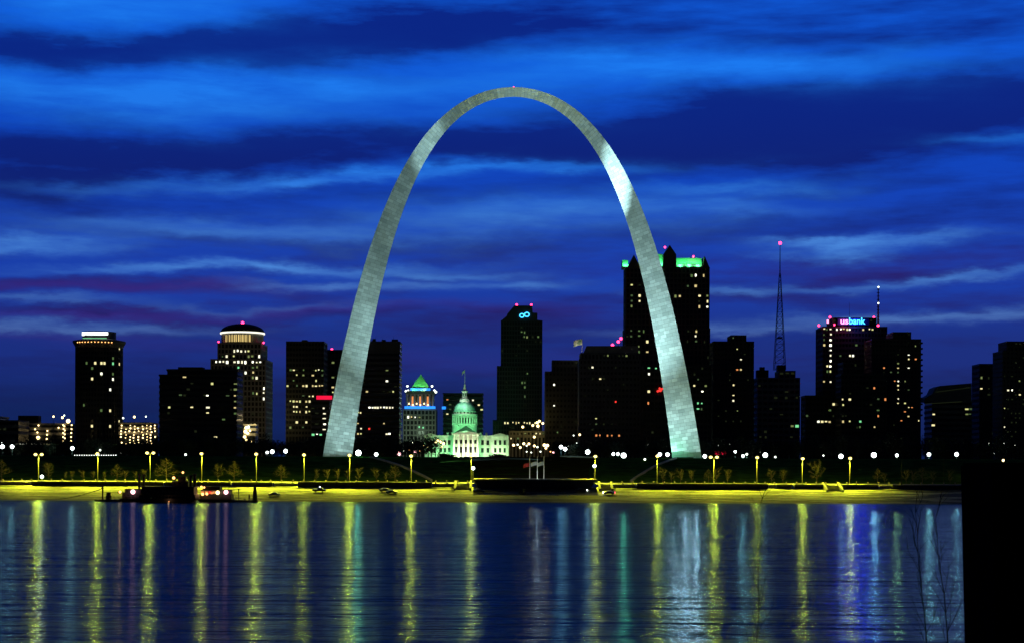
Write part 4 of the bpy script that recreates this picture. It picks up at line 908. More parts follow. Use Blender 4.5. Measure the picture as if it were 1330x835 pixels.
# sloping path walls on the hill
def path_wall(pts, label):
    e = empty('path_wall', (0, 0, 0), label, 'wall', 'sloping path walls'); m = MB(); V = []
    for i in range(25):
        f = i/24; px = pts[0][0]+(pts[1][0]-pts[0][0])*f; Y = pts[0][1]+(pts[1][1]-pts[0][1])*f
        V.append(Vector((P(px, 610, Y).x, Y, ground_z(Y))))
    for a, b2 in zip(V, V[1:]):
        t_ = (b2-a); t_.z = 0; s_ = Vector((-t_.y, t_.x, 0)).normalized()*.3
        m.hexa([a-s_-Vector((0, 0, .5)), b2-s_-Vector((0, 0, .5)), b2+s_-Vector((0, 0, .5)), a+s_-Vector((0, 0, .5))], [a-s_+Vector((0, 0, .9)), b2-s_+Vector((0, 0, .9)), b2+s_+Vector((0, 0, .9)), a+s_+Vector((0, 0, .9))])
    m.build('wall', mm['conc'], e)
path_wall([(561, 748), (480, 850)], 'low pale wall of the path climbing left towards the left arch leg')
path_wall([(819, 748), (878, 850)], 'low pale wall of the path climbing right towards the right arch leg')
path_wall([(778, 851), (728, 868)], 'low faint wall crossing the lawn beside the head of the staircase')

# flagpoles on the overlook
for i, (px, lb) in enumerate(((688, 'flagpole with a limp dark red flag, leftmost of the three on the overlook'), (697.8, 'middle flagpole of the three on the overlook, pale limp flag'), (706.4, 'rightmost flagpole of the three on the overlook, grey limp flag'))):
    b0 = Vector((P(px, 622, 735).x, 735, ztop)); e = empty('flagpole', b0, lb, 'flagpole', 'flagpoles on the overlook')
    MB().tube((0, 0, 0), (0, 0, P(px, 592, 735).z-ztop), .13, .09, n=8).build('pole', mm['flagpole'], e)
    flagmesh(2.6, 1.5, 7.2-.6*(i == 0), side=-1, sag=.28).build('cloth', mat('flag_cloth', [(.35, .03, .03), (.4, .42, .45), (.35, .38, .36)][i], .9), e)
point('flag_flood', (P(698, 622, 733).x, 731, ztop+1.2), (.85, 1, .95), 700, .3, None)
bpy.data.objects['flag_flood'].parent = None

# ------------------------------------------------------------------ lamps
def street_lamp_parts(e, h, double, lit=True):
    m = MB(); m.tube((0, 0, 0), (0, 0, h-.6), .13, .10, n=8); m.lathe([(.32, 0), (.30, .5), (.18, .6)], 8)
    m.build('pole', mm['pole'], e)
    for sx in ((-1, 1) if double else (0,)):
        a = MB(); a.tube((0, 0, h-.7), (sx*.9, -.5 if not sx else 0, h), .07, .06, n=5); a.build('arm', mm['pole'], e)
        hx, hy = sx*1.3, (-.9 if not sx else 0)
        lh = MB().lathe([(.25, h+.30), (.52, h+.12), (.55, h-.02)], 10, (hx, hy)).build('lamp_housing', mm['pole'], e)
        if lit: MB().ball((hx, hy, h-.2), .72, 12, 8, .75).build('lamp_bowl', mm['lamp'], lh)
SL = [(50,589,2),(127,588,1),(195,587,2),(262,588,1),(333,588.5,1),(395,589.5,1),(454,590,1),(534,591,1),(612,590.5,1),(773,591.5,1),(853.5,591,1),(927,592.5,2),(983,593,1),(1042,594.5,1),(1103.5,594,1),(1171,597,0),(1226,597,0)]
sl_lab = ['with two heads, near the left edge above the white globe', 'second from the left, left of the moored riverboats', 'with a bright double head, above the left chimneys of the riverboats', 'behind the twin chimneys of the lit riverboat', 'between the riverboats and the first bare trees right of them',
          'left of the left arch leg, over the row of small trees', 'just right of the foot of the left arch leg', 'at the foot of the left sloping path wall', 'at the left corner of the overlook wall', 'at the right corner of the overlook wall',
          'at the foot of the right sloping path wall', 'with two heads, first to the right of the right arch leg', 'second to the right of the right arch leg', 'with short bent head, left of the round bare tree', 'rightmost lit one on the riverfront street',
          'unlit, left one of the two dark posts at the right end', 'unlit, right one of the two dark posts, nearest the black pier']
RS = {50: 1.15, 127: .85, 195: 1.0, 262: .7, 333: 1.3, 395: .45, 454: 1.35, 534: .8, 612: 1.6, 773: 1.3, 853.5: .9, 927: 1.1, 983: .6, 1042: .6, 1103.5: .7}
YEL = (1.0, .97, .04)
for (px, py, kind), lb in zip(SL, sl_lab):
    Y = 729; h = P(px, py, Y).z-7.12; e = empty('street_lamp', (P(px, 628, Y).x, Y, 7.1), 'tall yellow street lamp '+lb if kind else 'tall street lamp '+lb, 'street lamp', 'street lamps along the levee')
    street_lamp_parts(e, h, kind == 2, kind > 0)
    if kind:
        s_ = {0: 0, 1: 1, 2: 1.15}[kind]
        if px in (395, 983, 853.5): s_ *= .75
        if px == 1042: s_ = .95
        if px > 560 and px < 800: s_ *= .55
        point('lamp_light', (0, -1.6, h-1.0), YEL, 3000*s_, .5, e)
        point('river_beam', (0, -1.7, h-1.0), YEL, 12500*s_*RS.get(px, 1), .5, e, 160, (0, -4, h-8), .6)
        point('lamp_beam', (0, -1.2, h-.9), (.93, 1, .03), 190000*s_, .4, e, 138, (0, -2.2, 0), .9)
# extra white lamps low on the quay
for px, py, lb in ((54.5, 618.5, 'low white globe lamp at the foot of the leftmost street lamp'), (614.5, 607.5, 'white globe lamp left of the staircase, below the street lamp head'), (772.3, 604.5, 'white globe lamp right of the staircase, below the street lamp head')):
    Y = 733; p = P(px, py, Y); e = empty('globe_lamp', (p.x, Y, 7.1), lb, 'lamp', 'white globe lamps by the street')
    MB().tube((0, 0, 0), (0, 0, p.z-7.1), .09, n=6).build('pole', mm['pole'], e); MB().ball((0, 0, p.z-7.1), .72, 12, 8).build('globe', mm['globe'], e); point('lamp_light', (0, -1.1, p.z-7.1), (1, 1, .9), 500, .5, e)
# park lamps on the hill: (px, py, size, reflection watt, note)
PK = [(3,579.5,1.3,900),(15.8,579.5,1.2,1500),(94,581.6,1.2,2200),(130,584,.6,0),(241,590,.7,0),(347,587,.8,0),(353.5,586,1.2,300),(371,585.3,1.2,300),(465.5,587.6,1.7,4500),(488.6,589.6,1.15,500),(728.7,580,1.2,2500),(734,582.7,1.2,800),(763.3,586.5,1.4,1500),(796.6,589,.9,0),(802.5,589,.9,0),(810,591,1.6,4500),(857,589.5,1.1,0),(867,589.8,1.1,500),(915.4,592,1.15,500),(965,591.6,.9,3500),(970,589.3,.7,0),(994,590.5,1.5,600),(1092.3,592,1.4,800),(1135,590.3,1.6,4500),(1164.8,590.8,.95,2600),(1206.5,589.6,1.15,3800),(1242.5,589.4,1.2,2600),(955,586,.8,0),(1069.5,591,.5,0),(1007,593,.6,0),(837.5,598,.6,0)]
where = lambda px: ('near the left edge' if px < 60 else 'below the round hotel tower' if px < 140 else 'below the broad banded block' if px < 300 else 'left of the left arch leg' if px < 420 else 'just right of the left arch leg' if px < 500 else 'left of the courthouse' if px < 560 else
      'between the ring-sign tower and the overlook' if px < 745 else 'below the wide dark block' if px < 830 else 'at the foot of the right arch leg' if px < 900 else 'right of the right arch leg' if px < 950 else 'below the lattice mast' if px < 1040 else 'below the bank tower' if px < 1125 else 'below the right apartment tower' if px < 1200 else 'near the black pier')
ordw = ['first', 'second', 'third', 'fourth', 'fifth', 'sixth', 'seventh', 'eighth', 'ninth', 'tenth', 'eleventh', 'twelfth']
cnt = {}
def order_label(base, px):
    w = where(px); cnt[(base, w)] = cnt.get((base, w), -1)+1
    return '%s %s, %s from left' % (base, w, ordw[cnt[(base, w)]])
CYN = (.45, 1.0, .85)
for px, py, sz, W_ in sorted(PK):
    Y = 893 if py > 584 else 930
    if px in (465.5, 857, 867): Y = 874
    if 830 < px < 840: Y = 835
    p = P(px, py, Y); gz = ground_z(Y); 
    e = empty('park_lamp', (p.x, Y, gz), order_label('bright white hill lamp' if sz > 1 else 'small white hill lamp', px), 'park lamp', 'white park lamps on the hill')
    h = max(.8, p.z-gz); MB().tube((0, 0, 0), (0, 0, h), .08, n=5).build('pole', mm['darkconc'], e)
    MB().ball((0, 0, h), .82*sz, 12, 8).build('globe', mm['globe'] if sz > .75 else mm['globe_small'], e)
    if W_:
        c_ = CYN
        if px in (728.7, 763.3): c_ = (.25, .7, 1)
        if px == 810: c_ = (.15, 1, .5)
        if px == 465.5: c_ = (.2, 1, .55)
        if px == 1164.8: c_ = (.6, 1, .3)
        point('lamp_light', (0, -1.1*sz, h), c_, W_*1.3, .6, e)
# added river-facing lamps below the right leg, standing in for its reflection in the water
e = empty('floodlight', (P(890, 594, 885).x, 885, ground_z(885)), 'added lamp cluster on the hill edge, making the white column in the river', 'floodlight', 'floodlights aimed at the arch')
MB().box(-4.2, 4.2, -.3, .3, 0, .5).build('housing', mm['darkconc'], e)
for q in (-3.5, 0, 3.5): point('flood_beam', (q*1.6, -.8, .6), (.75, 1, 1), 21000, 1.2, e, 60, (q*1.6, -100, -6))
# street lights of the city, behind the hill
CT = [(69.5,540.5,.9),(81,541.8,1.1),(83.5,539,.7),(160,542.5,.8),(174.5,541,1.1),(189.5,540.5,.7),(2,574,.7),(518.5,588.6,1.8,'pink'),(524,584.5,.7),(532,584,.9,'orange'),(539.5,585.6,1.5,'pink'),(545.5,584.6,1.0,'orange'),(551,578,.9),(556,579.3,.9),(547,573.5,.6),(536,574,.5),
      (566,574,1.0),(569,571.5,1.2),(572,573.5,1.3),(576,575.5,1.2),(574,580,1.0),(667,577.6,1.2),(672.3,577,.8),(675.7,580.6,1.1),(680.3,575.6,1.2),(684,578.3,.7),(687,575.8,1.1),(694,578.5,1.1),(698,580,.8),(707,577.5,1.4),(711,578,1.4),(709,581.5,1.0),(719,587,1.0,'pink'),(702,586,.7),(679,554,1.1),(692,552,1.1),(697.6,548.3,1.1),(700.6,546.5,1.1),(705,549.3,1.1),(698.6,552.8,1.3),(694,567,1.1),
      (684,586,.6),(690,587,.6),(715,586,.6,'orange'),(775,581,.5),(820.5,580,.5),(841.5,578,.5),(865.5,579.5,.6),(933,578,.45),(948.5,577,.5),(987,587,.45),(1023,578.5,.4),(1159,578,.45),(1277.5,578,.5),(1284.6,575.4,.5),(1304,575.3,.5),(1318,577.4,.5),(1291,588,.45),(1305,589.8,.5),(1303,597.3,1.15,'amber'),
      (745,565,.6),(753,564,1.0),(738,579,.5),(749,575,.5),(204,584,.4),(157,587,.4),(131,581,.5),(110,589,.4)]
cl = {}
for q in sorted(CT, key=lambda a: a[0]):
    px, py, sz = q[:3]; m_ = q[3] if len(q) > 3 else ('amber' if sz >= .9 else 'globe_small')
    if px == 1303: Y = 760
    elif 660 < px < 720 and py < 570: Y = 1235
    elif 560 < px < 580: Y = 1290
    else: Y = 1105 if px > 60 else 1100
    p = P(px, py, Y); gz = ground_z(Y)
    nm = {'pink': 'pinkish distant street light', 'orange': 'orange distant street light', 'amber': 'amber distant street light', 'globe_small': 'tiny pale distant street light'}[m_]
    w = where(px) if not 640 < px < 722 else ('high up beside the courthouse' if py < 570 else 'in the crowded row beside the courthouse')
    if 560 < px < 580: w = 'in front of the left part of the courthouse'
    cnt[(nm, w)] = cnt.get((nm, w), -1)+1
    e = empty('city_light', (p.x, Y, gz), '%s %s, %s from left' % (nm, w, ordw[cnt[(nm, w)]]) , 'street light', 'city street lights beyond the hill')
    h = max(1, p.z-gz); MB().tube((0, 0, 0), (0, 0, h), .09, n=5).build('pole', mm['darkconc'], e)
    MB().ball((0, 0, h), .68*sz*Y/1105, 10, 7).build('lamp_head', mm[m_], e)
    if sz > 1.25 or px == 1303: point('lamp_light', (0, -1.3*sz, h), (1, .7, .3), 1500, .5, e)
# elevated road with railing lights at far left
e = empty('elevated_road', (P(60, 575, 1060).x, 1060, 17), 'elevated road edge lit by a thin white line of railing lights at left', 'bridge')
xa, xb = P(-20, 575, 1060).x-e.location.x, P(206, 575, 1060).x-e.location.x; zz = P(60, 576.5, 1060).z-17
MB().box(xa, xb, 0, 9, zz-1.6, zz-.2).build('deck', mm['conc'], e)
for i in range(8): xq = xa+(xb-xa)*(i+.5)/8; MB().box(xq-.8, xq+.8, 3, 5, 0, zz-1.6).build('pillar', mm['conc'], e)
for p0, p1, m_ in ((20, 36, 'w1'), (40, 54, 'w1'), (57, 67, 'w0'), (70, 76, 'w2'), (80, 96, 'w4'), (108, 125, 'w4'), (140, 152, 'w2'), (160, 174, 'w4')):
    MB().box(P(p0, 575, 1060).x-e.location.x, P(p1, 575, 1060).x-e.location.x, -.15, 0, zz-.15, zz+.25).build('railing_light', mm[m_], e)
e = empty('light_string', (P(125, 590.5, 900).x, 900, ground_z(900)), 'dotted string of small white lights low on the hilltop below the round tower', 'lights'); st_ = MB(); pp = MB()
for i in range(18):
    px = 97+i*3.15; q = P(px, 590.6, 900)-e.location; st_.ball((q.x, 0, q.z), .22, 6, 4)
pp.box(P(96, 590, 900).x-e.location.x, P(153, 590, 900).x-e.location.x, .1, .25, 0, q.z+.1)
o = st_.build('bulbs', mm['globe_small'], e); pp.build('rail', mm['darkconc'], e)
# red sign right of the right leg
e = empty('red_sign', (P(936, 588, 1000).x, 1000, ground_z(1000)), 'small red lit sign on the hilltop right of the right arch leg', 'sign')
hz = P(936, 589.8, 1000).z-ground_z(1000); MB().box(-3.2, 3.2, -.2, .2, hz, hz+1.9).build('panel', mm['redsign'], e)
for sx in (-2.5, 2.5): MB().box(sx-.1, sx+.1, -.1, .1, 0, hz).build('post', mm['darkconc'], e)

# ------------------------------------------------------------------ trees
def bare_tree(h, spread, seed, shape='round', lv=4, tw=.05, nb=9):
    r = random.Random(seed); tr, cr = MB(), MB()
    top = Vector((r.uniform(-.2, .2), r.uniform(-.2, .2), h*.93)); tr.tube((0, 0, -.3), (0, 0, h*.16), h*.022, h*.017, n=7); tr.tube((0, 0, h*.155), top, h*.0165, .03, n=6)
    def br(p, d, L_, rad, lvl):
        q = p
        for s_ in range(2):
            d = (d+Vector((r.uniform(-.22, .22), r.uniform(-.22, .22), r.uniform(-.02, .2)))).normalized(); q2 = q+d*L_/2
            cr.tube(q, q2, rad, rad*.75, n=4 if rad > .05 else 3, caps=False); 
            if lvl:
                for _ in range(2 if lvl > 1 else 3):
                    a = r.uniform(0, 2*PI); o_ = d.orthogonal().normalized(); o_.rotate(Matrix.Rotation(a, 3, d))
                    br(q+(q2-q)*r.uniform(.3, 1), (d+o_*r.uniform(.5, .95)).normalized(), L_*r.uniform(.42, .62), max(tw*.6, rad*.55), lvl-1)
            q = q2; rad *= .75
    n = nb*2
    for i in range(n):
        f = (i+.5)/n; z = h*(.17+.74*f); a = i*2.4+r.uniform(-.4, .4)
        if shape == 'round': L_ = spread*math.sin(PI*(.12+.80*f))**.7; up = .25+.8*f
        elif shape == 'vase': L_ = spread*(.6+.5*f)*(1 if f < .8 else .7); up = .75+.4*f
        else: L_ = spread*(1.05-f*.95); up = .02+.35*f
        br(Vector((0, 0, z)), Vector((math.cos(a), math.sin(a), up)).normalized(), L_*r.uniform(.8, 1.1), max(tw, h*.006), lv-2)
    return tr, cr
def make_tree(name, h, sp, seed, shape, lv=4, tw=.05, nb=9, tm='twig'):
    a, c = bare_tree(h, sp, seed, shape, lv, tw, nb); return a.mesh('trunk', mm['wood']), c.mesh('crown', mm[tm])
TT = {'wide': make_tree('t', 10, 4.2, 1, 'pyr', 4, .045, 10), 'round': make_tree('t', 10, 3.8, 2, 'round', 4, .042, 9), 'wide2': make_tree('t', 10, 4.5, 3, 'pyr', 4, .045, 9), 'small': make_tree('t', 5, 2.4, 4, 'vase', 4, .05, 5), 'small2': make_tree('t', 5, 2.0, 5, 'vase', 4, .05, 5), 'dense': make_tree('t', 8, 3.4, 6, 'round', 5, .038, 6)}
def tree(kind, px, ytop, ybase, Y, label, name='bare_tree', group='bare trees along the riverfront street', rz=None):
    h0 = {'small': 5, 'small2': 5, 'dense': 8}.get(kind, 10)
    gz = ground_z(Y); x = P(px, ybase, Y).x; h = P(px, ytop, Y).z-gz; s_ = h/h0
    e = empty(name, (x, Y, gz), label, 'tree', group, random.uniform(0, 6) if rz is None else rz); e.scale = (s_, s_, s_)
    for nm, me in zip(('trunk', 'crown'), TT[kind]): o = bpy.data.objects.new(nm, me); COL.objects.link(o); o.parent = e
    return e
for kd, px, yt, lb in [('wide',2,594,'wide bare tree cut by the left edge'),('round',63,602,'round bare tree right of the leftmost street lamp'),('wide',152,600,'thin dim bare tree left of the riverboats'),('wide2',216,592,'broad bare tree above the dark riverboat'),
        ('round',283,603,'thin dim bare tree left of the brownish tree'),('wide',304,596,'brownish bare tree above the lit riverboat cabin'),('wide2',365,601,'broad bare tree left of the left arch leg'),('wide2',513,601,'dim bare tree crossed by the left sloping path wall'),
        ('dense',861,610,'bushy reddish bare tree at the foot of the right sloping path wall'),('wide',920,607,'layered bare tree under the double lamp right of the arch'),('dense',1002,612,'bushy low bare tree right of the second lamp past the arch'),
        ('round',1017,611,'thin dim bare tree left of the bent-head lamp'),('dense',1061,603,'round lit bare tree between the two rightmost lit lamps'),('wide',1140,606,'dim layered bare tree right of the last lit lamp'),('wide2',1198,604,'dim layered bare tree between the two unlit posts')]:
    tree(kd, px, yt, 625, 749 if yt > 595 else 745.6, lb)
for i, (px, yt, lb) in enumerate([(85,614,'thin sapling right of the leftmost round tree'),(93,613,'thin sapling, second right of the leftmost round tree'),(107.5,612,'small forked tree left of the second street lamp'),(121,613,'small forked tree directly left of the second street lamp pole'),(135.6,614,'small forked tree directly right of the second street lamp pole'),
        (163,612,'small forked tree left of the left boat chimneys'),(176,613,'small lit tree just left of the left boat chimneys'),(188,611,'small lit tree just right of the left boat chimneys'),(411.5,611,'small lit tree, first of the row below the left arch leg'),(425,611,'small lit tree, second of the row below the left arch leg'),(438.5,610.5,'small lit tree, third of the row below the left arch leg'),
        (451.6,611,'small tree beside the lamp pole below the left arch leg'),(466,609.5,'bright small tree just right of the lamp pole below the left arch leg'),(488.6,610,'bright small tree at the end of the row below the left arch leg'),(501,614,'thin sapling left of the dim tree at the path wall'),
        (872,614,'thin sapling right of the bushy reddish tree'),(884,611,'small tree below the right arch leg'),(898.5,612,'small tree just right of the foot of the right arch leg'),(930,610,'bright small tree right of the double lamp'),(945,612,'small tree right of the bright small tree past the double lamp'),
        (1149,615,'thin sapling right of the dim layered tree'),(1177,612,'small dim tree right of the left unlit post'),(1186,613,'small dim tree, second right of the left unlit post'),(1212,613,'small dim tree left of the right unlit post'),(1234,612,'small dim tree nearest the black pier')]):
    tree('small' if i % 2 else 'small2', px, yt, 625, 747.2+(i % 3)*.8, lb, 'small_tree', 'small trees along the riverfront street')
# dark woods on the hilltop
def woods(name, spans, Y0, Y1, label, seed):
    r = random.Random(seed); m = MB()
    for p0, p1, hmin, hmax in spans:
        px = p0
        while px < p1:
            Y = r.uniform(Y0, Y1); x = P(px, 590, Y).x; h = r.uniform(hmin, hmax); gz = 19.2
            m.tube((x, Y, gz), (x, Y, gz+h*.7), .3, .1, n=5)
            sx = r.uniform(3.2, 5.2)
            for _ in range(420):
                a, b2 = r.uniform(0, 2*PI), r.uniform(-1, 1); rr_ = r.random()**.4
                c = Vector((x+sx*rr_*math.cos(a)*math.sqrt(1-b2*b2), Y+sx*rr_*math.sin(a)*math.sqrt(1-b2*b2), gz+h*.58+h*.44*rr_*b2))
                d = Vector((r.uniform(-1, 1), r.uniform(-1, 1), r.uniform(-.3, 1)))*.8; s_ = Vector((r.uniform(-1, 1), r.uniform(-1, 1), r.uniform(-1, 1)))*.42
                m.add([c-d, c+s_, c+d], [(0, 1, 2)])
            px += r.uniform(3.5, 6.5)
    o = m.build(name, mm['darktwig']); return tagit(o, label, 'trees', kind='stuff')
woods('park_woods', [(-10, 100, 7, 11), (100, 205, 7, 10), (205, 345, 9, 14), (345, 420, 8, 12), (462, 522, 8, 13), (522, 566, 10, 15)], 935, 1010, 'dark leafless park woods along the hilltop left of the courthouse', 1)
woods('park_woods', [(722, 800, 7, 11), (800, 868, 8, 13), (905, 1060, 8, 13), (1060, 1345, 9, 15)], 935, 1010, 'dark leafless park woods along the hilltop right of the staircase', 2)
woods('dark_shrubs', [(575, 586, 4, 6), (641, 656, 4, 6)], 1180, 1190, 'dark shrubs in front of the courthouse wings', 3)

# ------------------------------------------------------------------ vehicles
def car_parts(body, shape='sedan'):
    parts = {}
    if shape == 'sedan': prof = [(-2.2,.35),(2.25,.35),(2.3,.75),(1.35,.95),(.75,1.38),(-.75,1.42),(-1.5,.98),(-2.25,.92)]
    elif shape == 'truck': prof = [(-2.6,.5),(2.6,.5),(2.65,1.05),(1.6,1.15),(1.1,1.85),(-.3,1.9),(-.4,1.2),(-2.65,1.2)]
    else: prof = [(-2.4,.4),(2.4,.4),(2.45,.95),(1.9,1.15),(1.2,1.85),(-2.2,1.9),(-2.45,1.1)]
    m = MB(); m.prism(prof, -.88, .88); parts['body'] = m.mesh('body', body)
    g = MB()
    xs = {'sedan': (-.95, .85, .98, 1.30), 'truck': (-.2, 1.15, 1.25, 1.7), 'van': (-1.9, 1.3, 1.2, 1.7)}[shape]
    for sy in (-1, 1): g.box(xs[0], xs[1]*.85, sy*.88-.012 if sy > 0 else -.905, sy*.88+.025 if sy > 0 else -.868, xs[2], xs[3])
    parts['side_windows'] = g.mesh('side_windows', mm['carglass'])
    w = MB(); w.tube((0, -.11, 0), (0, .11, 0), .33, n=14); parts['wheel'] = w.mesh('wheel', mm['tyre']); w = MB(); w.tube((0, -.13, 0), (0, .13, 0), .19, n=12); parts['rim'] = w.mesh('rim', mm['steel'])
    hl = MB(); hl.ball((0, 0, 0), .11, 8, 5); parts['headlight'] = hl.mesh('headlight', mm['carglass']); 
    return parts
CP = {s: car_parts(mm['carblack' if s != 'van' else 'carblue'], s) for s in ('sedan', 'truck', 'van')}
lit_h = MB().ball((0, 0, 0), .22, 8, 6).mesh('headlight', mm['globe']); lit_t = MB().ball((0, 0, 0), .2, 8, 6).mesh('tail_light', mm['beacon'])
for shape, px, py, rz, lt_, lb in [('sedan',356,643.5,.1,0,'dark car parked alone low on the cobbled levee right of the boats'),('truck',414.5,638.5,.0,1,'dark pickup truck with a white lamp glint below the left arch leg'),('sedan',500,638,.15,0,'dark car parked higher of the pair left of the overlook wall'),
        ('sedan',509,640.5,-.1,0,'dark car parked lower of the pair left of the overlook wall'),('sedan',622,639,.05,0,'dark car parked below the left corner of the overlook wall'),('van',678.5,640.5,1.3,0,'dark van parked end-on below the middle of the overlook wall'),
        ('sedan',755,638.5,.1,2,'dark car with one white light below the right part of the overlook wall'),('sedan',791,641.5,3.1,3,'car with a red tail light and white headlight right of the overlook wall')]:
    p = on_ground(px, py); e = empty('parked_car' if shape != 'truck' else 'pickup_truck', (p.x, p.y, p.z+.05), lb, 'car' if shape != 'truck' else 'pickup truck', 'vehicles parked on the levee', rz)
    e.rotation_euler = (math.atan(5.7/33)*math.cos(rz), -math.atan(5.7/33)*math.sin(rz)*-1*0, rz)
    c = CP[shape]
    for nm in ('body', 'side_windows'): o = bpy.data.objects.new(nm, c[nm]); COL.objects.link(o); o.parent = e
    for sx in (-1.4, 1.45):
        for sy in (-.8, .8): o = bpy.data.objects.new('wheel', c['wheel']); COL.objects.link(o); o.parent = e; o.location = (sx, sy, .33); ri = bpy.data.objects.new('rim', c['rim']); COL.objects.link(ri); ri.parent = o
    for sy in (-.6, .6):
        o = bpy.data.objects.new('headlight', lit_h if lt_ in (2, 3) else c['headlight']); COL.objects.link(o); o.parent = e; o.location = (2.32, sy, .7)
        o = bpy.data.objects.new('tail_light', lit_t if lt_ == 3 else c['headlight']); COL.objects.link(o); o.parent = e; o.location = (-2.28, sy, .75)
    if lt_ == 1: o = bpy.data.objects.new('work_lamp', lit_h); COL.objects.link(o); o.parent = e; o.location = (.4, -.5, 2.1)

# ------------------------------------------------------------------ boats
BY = 664
def boat(name, label, cat, px0, px1): 
    x0, x1 = P(px0, 650, BY).x, P(px1, 650, BY).x; e = empty(name, ((x0+x1)/2, BY, 0), label, cat); return e, (x1-x0)/2
bz = lambda py: P(230, py, BY).z
def bx(e, px): return P(px, 650, BY).x-e.location.x
def hull(e, h, z1, y0=-4, y1=4, rake=1.5): MB().hexa([(-h+rake, y0+.6, -.6), (h-rake, y0+.6, -.6), (h-rake, y1-.6, -.6), (-h+rake, y1-.6, -.6)], [(-h, y0, z1), (h, y0, z1), (h, y1, z1), (-h, y1, z1)]).build('hull', mm['hull'], e)
def deckhouse(e, px0, px1, z0, z1, y0, y1, nm='cabin', wins=True, m='hull'):
    x0, x1 = bx(e, px0), bx(e, px1); o = MB().box(x0, x1, y0, y1, z0, z1).build(nm, mm[m], e)
    if wins:
        n = int((x1-x0)/1.6); gm = MB().box(-.35, .35, -.06, .05, (z1-z0)*.35, (z1-z0)*.75).mesh('window', mm['glass'])
        for i in range(n): g_ = bpy.data.objects.new('window', gm); COL.objects.link(g_); g_.parent = o; g_.location = (x0+(i+.5)*(x1-x0)/n, y0, z0)
    return o
def rail(e, px0, px1, z, y):
    m = MB(); x0, x1 = bx(e, px0), bx(e, px1); n = int((x1-x0)/1.2)
    for i in range(n+1): x = x0+(x1-x0)*i/n; m.box(x-.04, x+.04, y-.04, y+.04, z, z+1.0)
    m.box(x0, x1, y-.05, y+.05, z+.96, z+1.05); m.build('railing', mm['boatwhite'], e)
def stack(e, px, py0, py1, r_=.42):
    m = MB(); x = bx(e, px); m.lathe([(r_, bz(py1)), (r_*.9, bz(py0)-.8), (r_*1.25, bz(py0)-.5), (r_*1.35, bz(py0))], 12, (x, 0)); m.build('chimney', mm['hull'], e)
def blamp(e, px, py, m='amber', r_=.35, W_=0, col=(1, .5, .25), y=-4.6):
    x = bx(e, px); MB().ball((x, y, bz(py)), r_, 8, 6).build('deck_lamp', mm[m], e); MB().box(x-.05, x+.05, y+.1, y+.5, bz(py)-.1, bz(py)+.1).build('lamp_bracket', mm['boatwhite'], e)
    if W_: point('deck_light', (x, y-.6, bz(py)), col, W_, .3, e)
e, h = boat('work_barge', 'low dark work barge with a post and winch at the left end of the boats', 'barge', 124, 162); hull(e, h, .9)
m = MB(); m.box(bx(e, 132.5), bx(e, 134), -.3, .3, .9, bz(631)); m.box(bx(e, 131.5), bx(e, 135), -.3, .3, bz(634), bz(633)); m.build('post', mm['hull'], e)
m = MB(); m.lathe([(1.1, .9), (1.1, 2.2), (.8, 2.4), (.8, 3.3), (1.1, 3.5)], 10, (bx(e, 141), 0)); m.build('winch', mm['hull'], e)
rail(e, 146, 158, .9, -3.8)
e, h = boat('riverboat', 'dark riverboat with two tall thin chimneys at left and two orange lamps', 'boat', 158, 206); hull(e, h, 1.2)
deckhouse(e, 161, 205, 1.2, bz(640), -3.4, 3.4); deckhouse(e, 164, 202, bz(640), bz(634.5), -2.8, 2.8); rail(e, 160, 205, 1.2, -3.8); 
MB().box(bx(e, 155), bx(e, 180), -3.6, 3.6, bz(640)+.01, bz(640)+.25).build('upper_deck', mm['hull'], e)
stack(e, 181, 615, 640, .55); stack(e, 186.6, 615.5, 640, .5)
blamp(e, 159.5, 638.5, 'orange', .5, 120); blamp(e, 176, 638.3, 'pink', .85, 260); blamp(e, 198.5, 636.5, 'w3', .4, 30)
e, h = boat('riverboat', 'largest dark riverboat with a pilothouse and twin chimneys in the middle of the boats', 'boat', 188, 264); e.location.y = BY-9.5; BYs = BY; hull(e, h, 1.5, -4.6, 4.6, 3)
deckhouse(e, 191, 262, 1.5, bz(642), -4, 4); deckhouse(e, 193, 260, bz(642)+.2, bz(631.5), -3.6, 3.6); rail(e, 190, 262, 1.5, -4.4); rail(e, 192, 262, bz(642)+.22, -4.1)
MB().box(bx(e, 190), bx(e, 263), -4.4, 4.4, bz(642), bz(642)+.2).build('upper_deck', mm['hull'], e)
MB().box(bx(e, 192), bx(e, 262), -4.0, 4.0, bz(631.5), bz(631.5)+.2).build('roof_deck', mm['hull'], e)
deckhouse(e, 231, 251, bz(631.3), bz(624), -2.2, 2.2, 'texas_cabin'); deckhouse(e, 238, 248, bz(624), bz(618), -1.6, 1.6, 'pilothouse')
MB().tube((bx(e, 243.5), 0, bz(618)), (bx(e, 243.5), 0, bz(613.5)), .12).build('mast', mm['hull'], e)
stack(e, 253.5, 616.5, 631, .55); stack(e, 258.7, 615, 631, .6)
blamp(e, 233.5, 620, 'orange', .55, 60, y=-2.6); blamp(e, 243.5, 613, 'orange', .42, 40, y=0)
blamp(e, 229, 650, 'w3', .25, 30, y=-4.9); blamp(e, 206, 646, 'w4', .25, y=-4.4)
e, h = boat('riverboat', 'small riverboat with glowing red and orange cabin windows at the right of the boats', 'boat', 258, 304); hull(e, h, 1.1)
deckhouse(e, 261, 302, 1.1, bz(641), -3.2, 3.2, wins=False); deckhouse(e, 265, 287, bz(636), bz(631), -2.6, 2.6, wins=False)
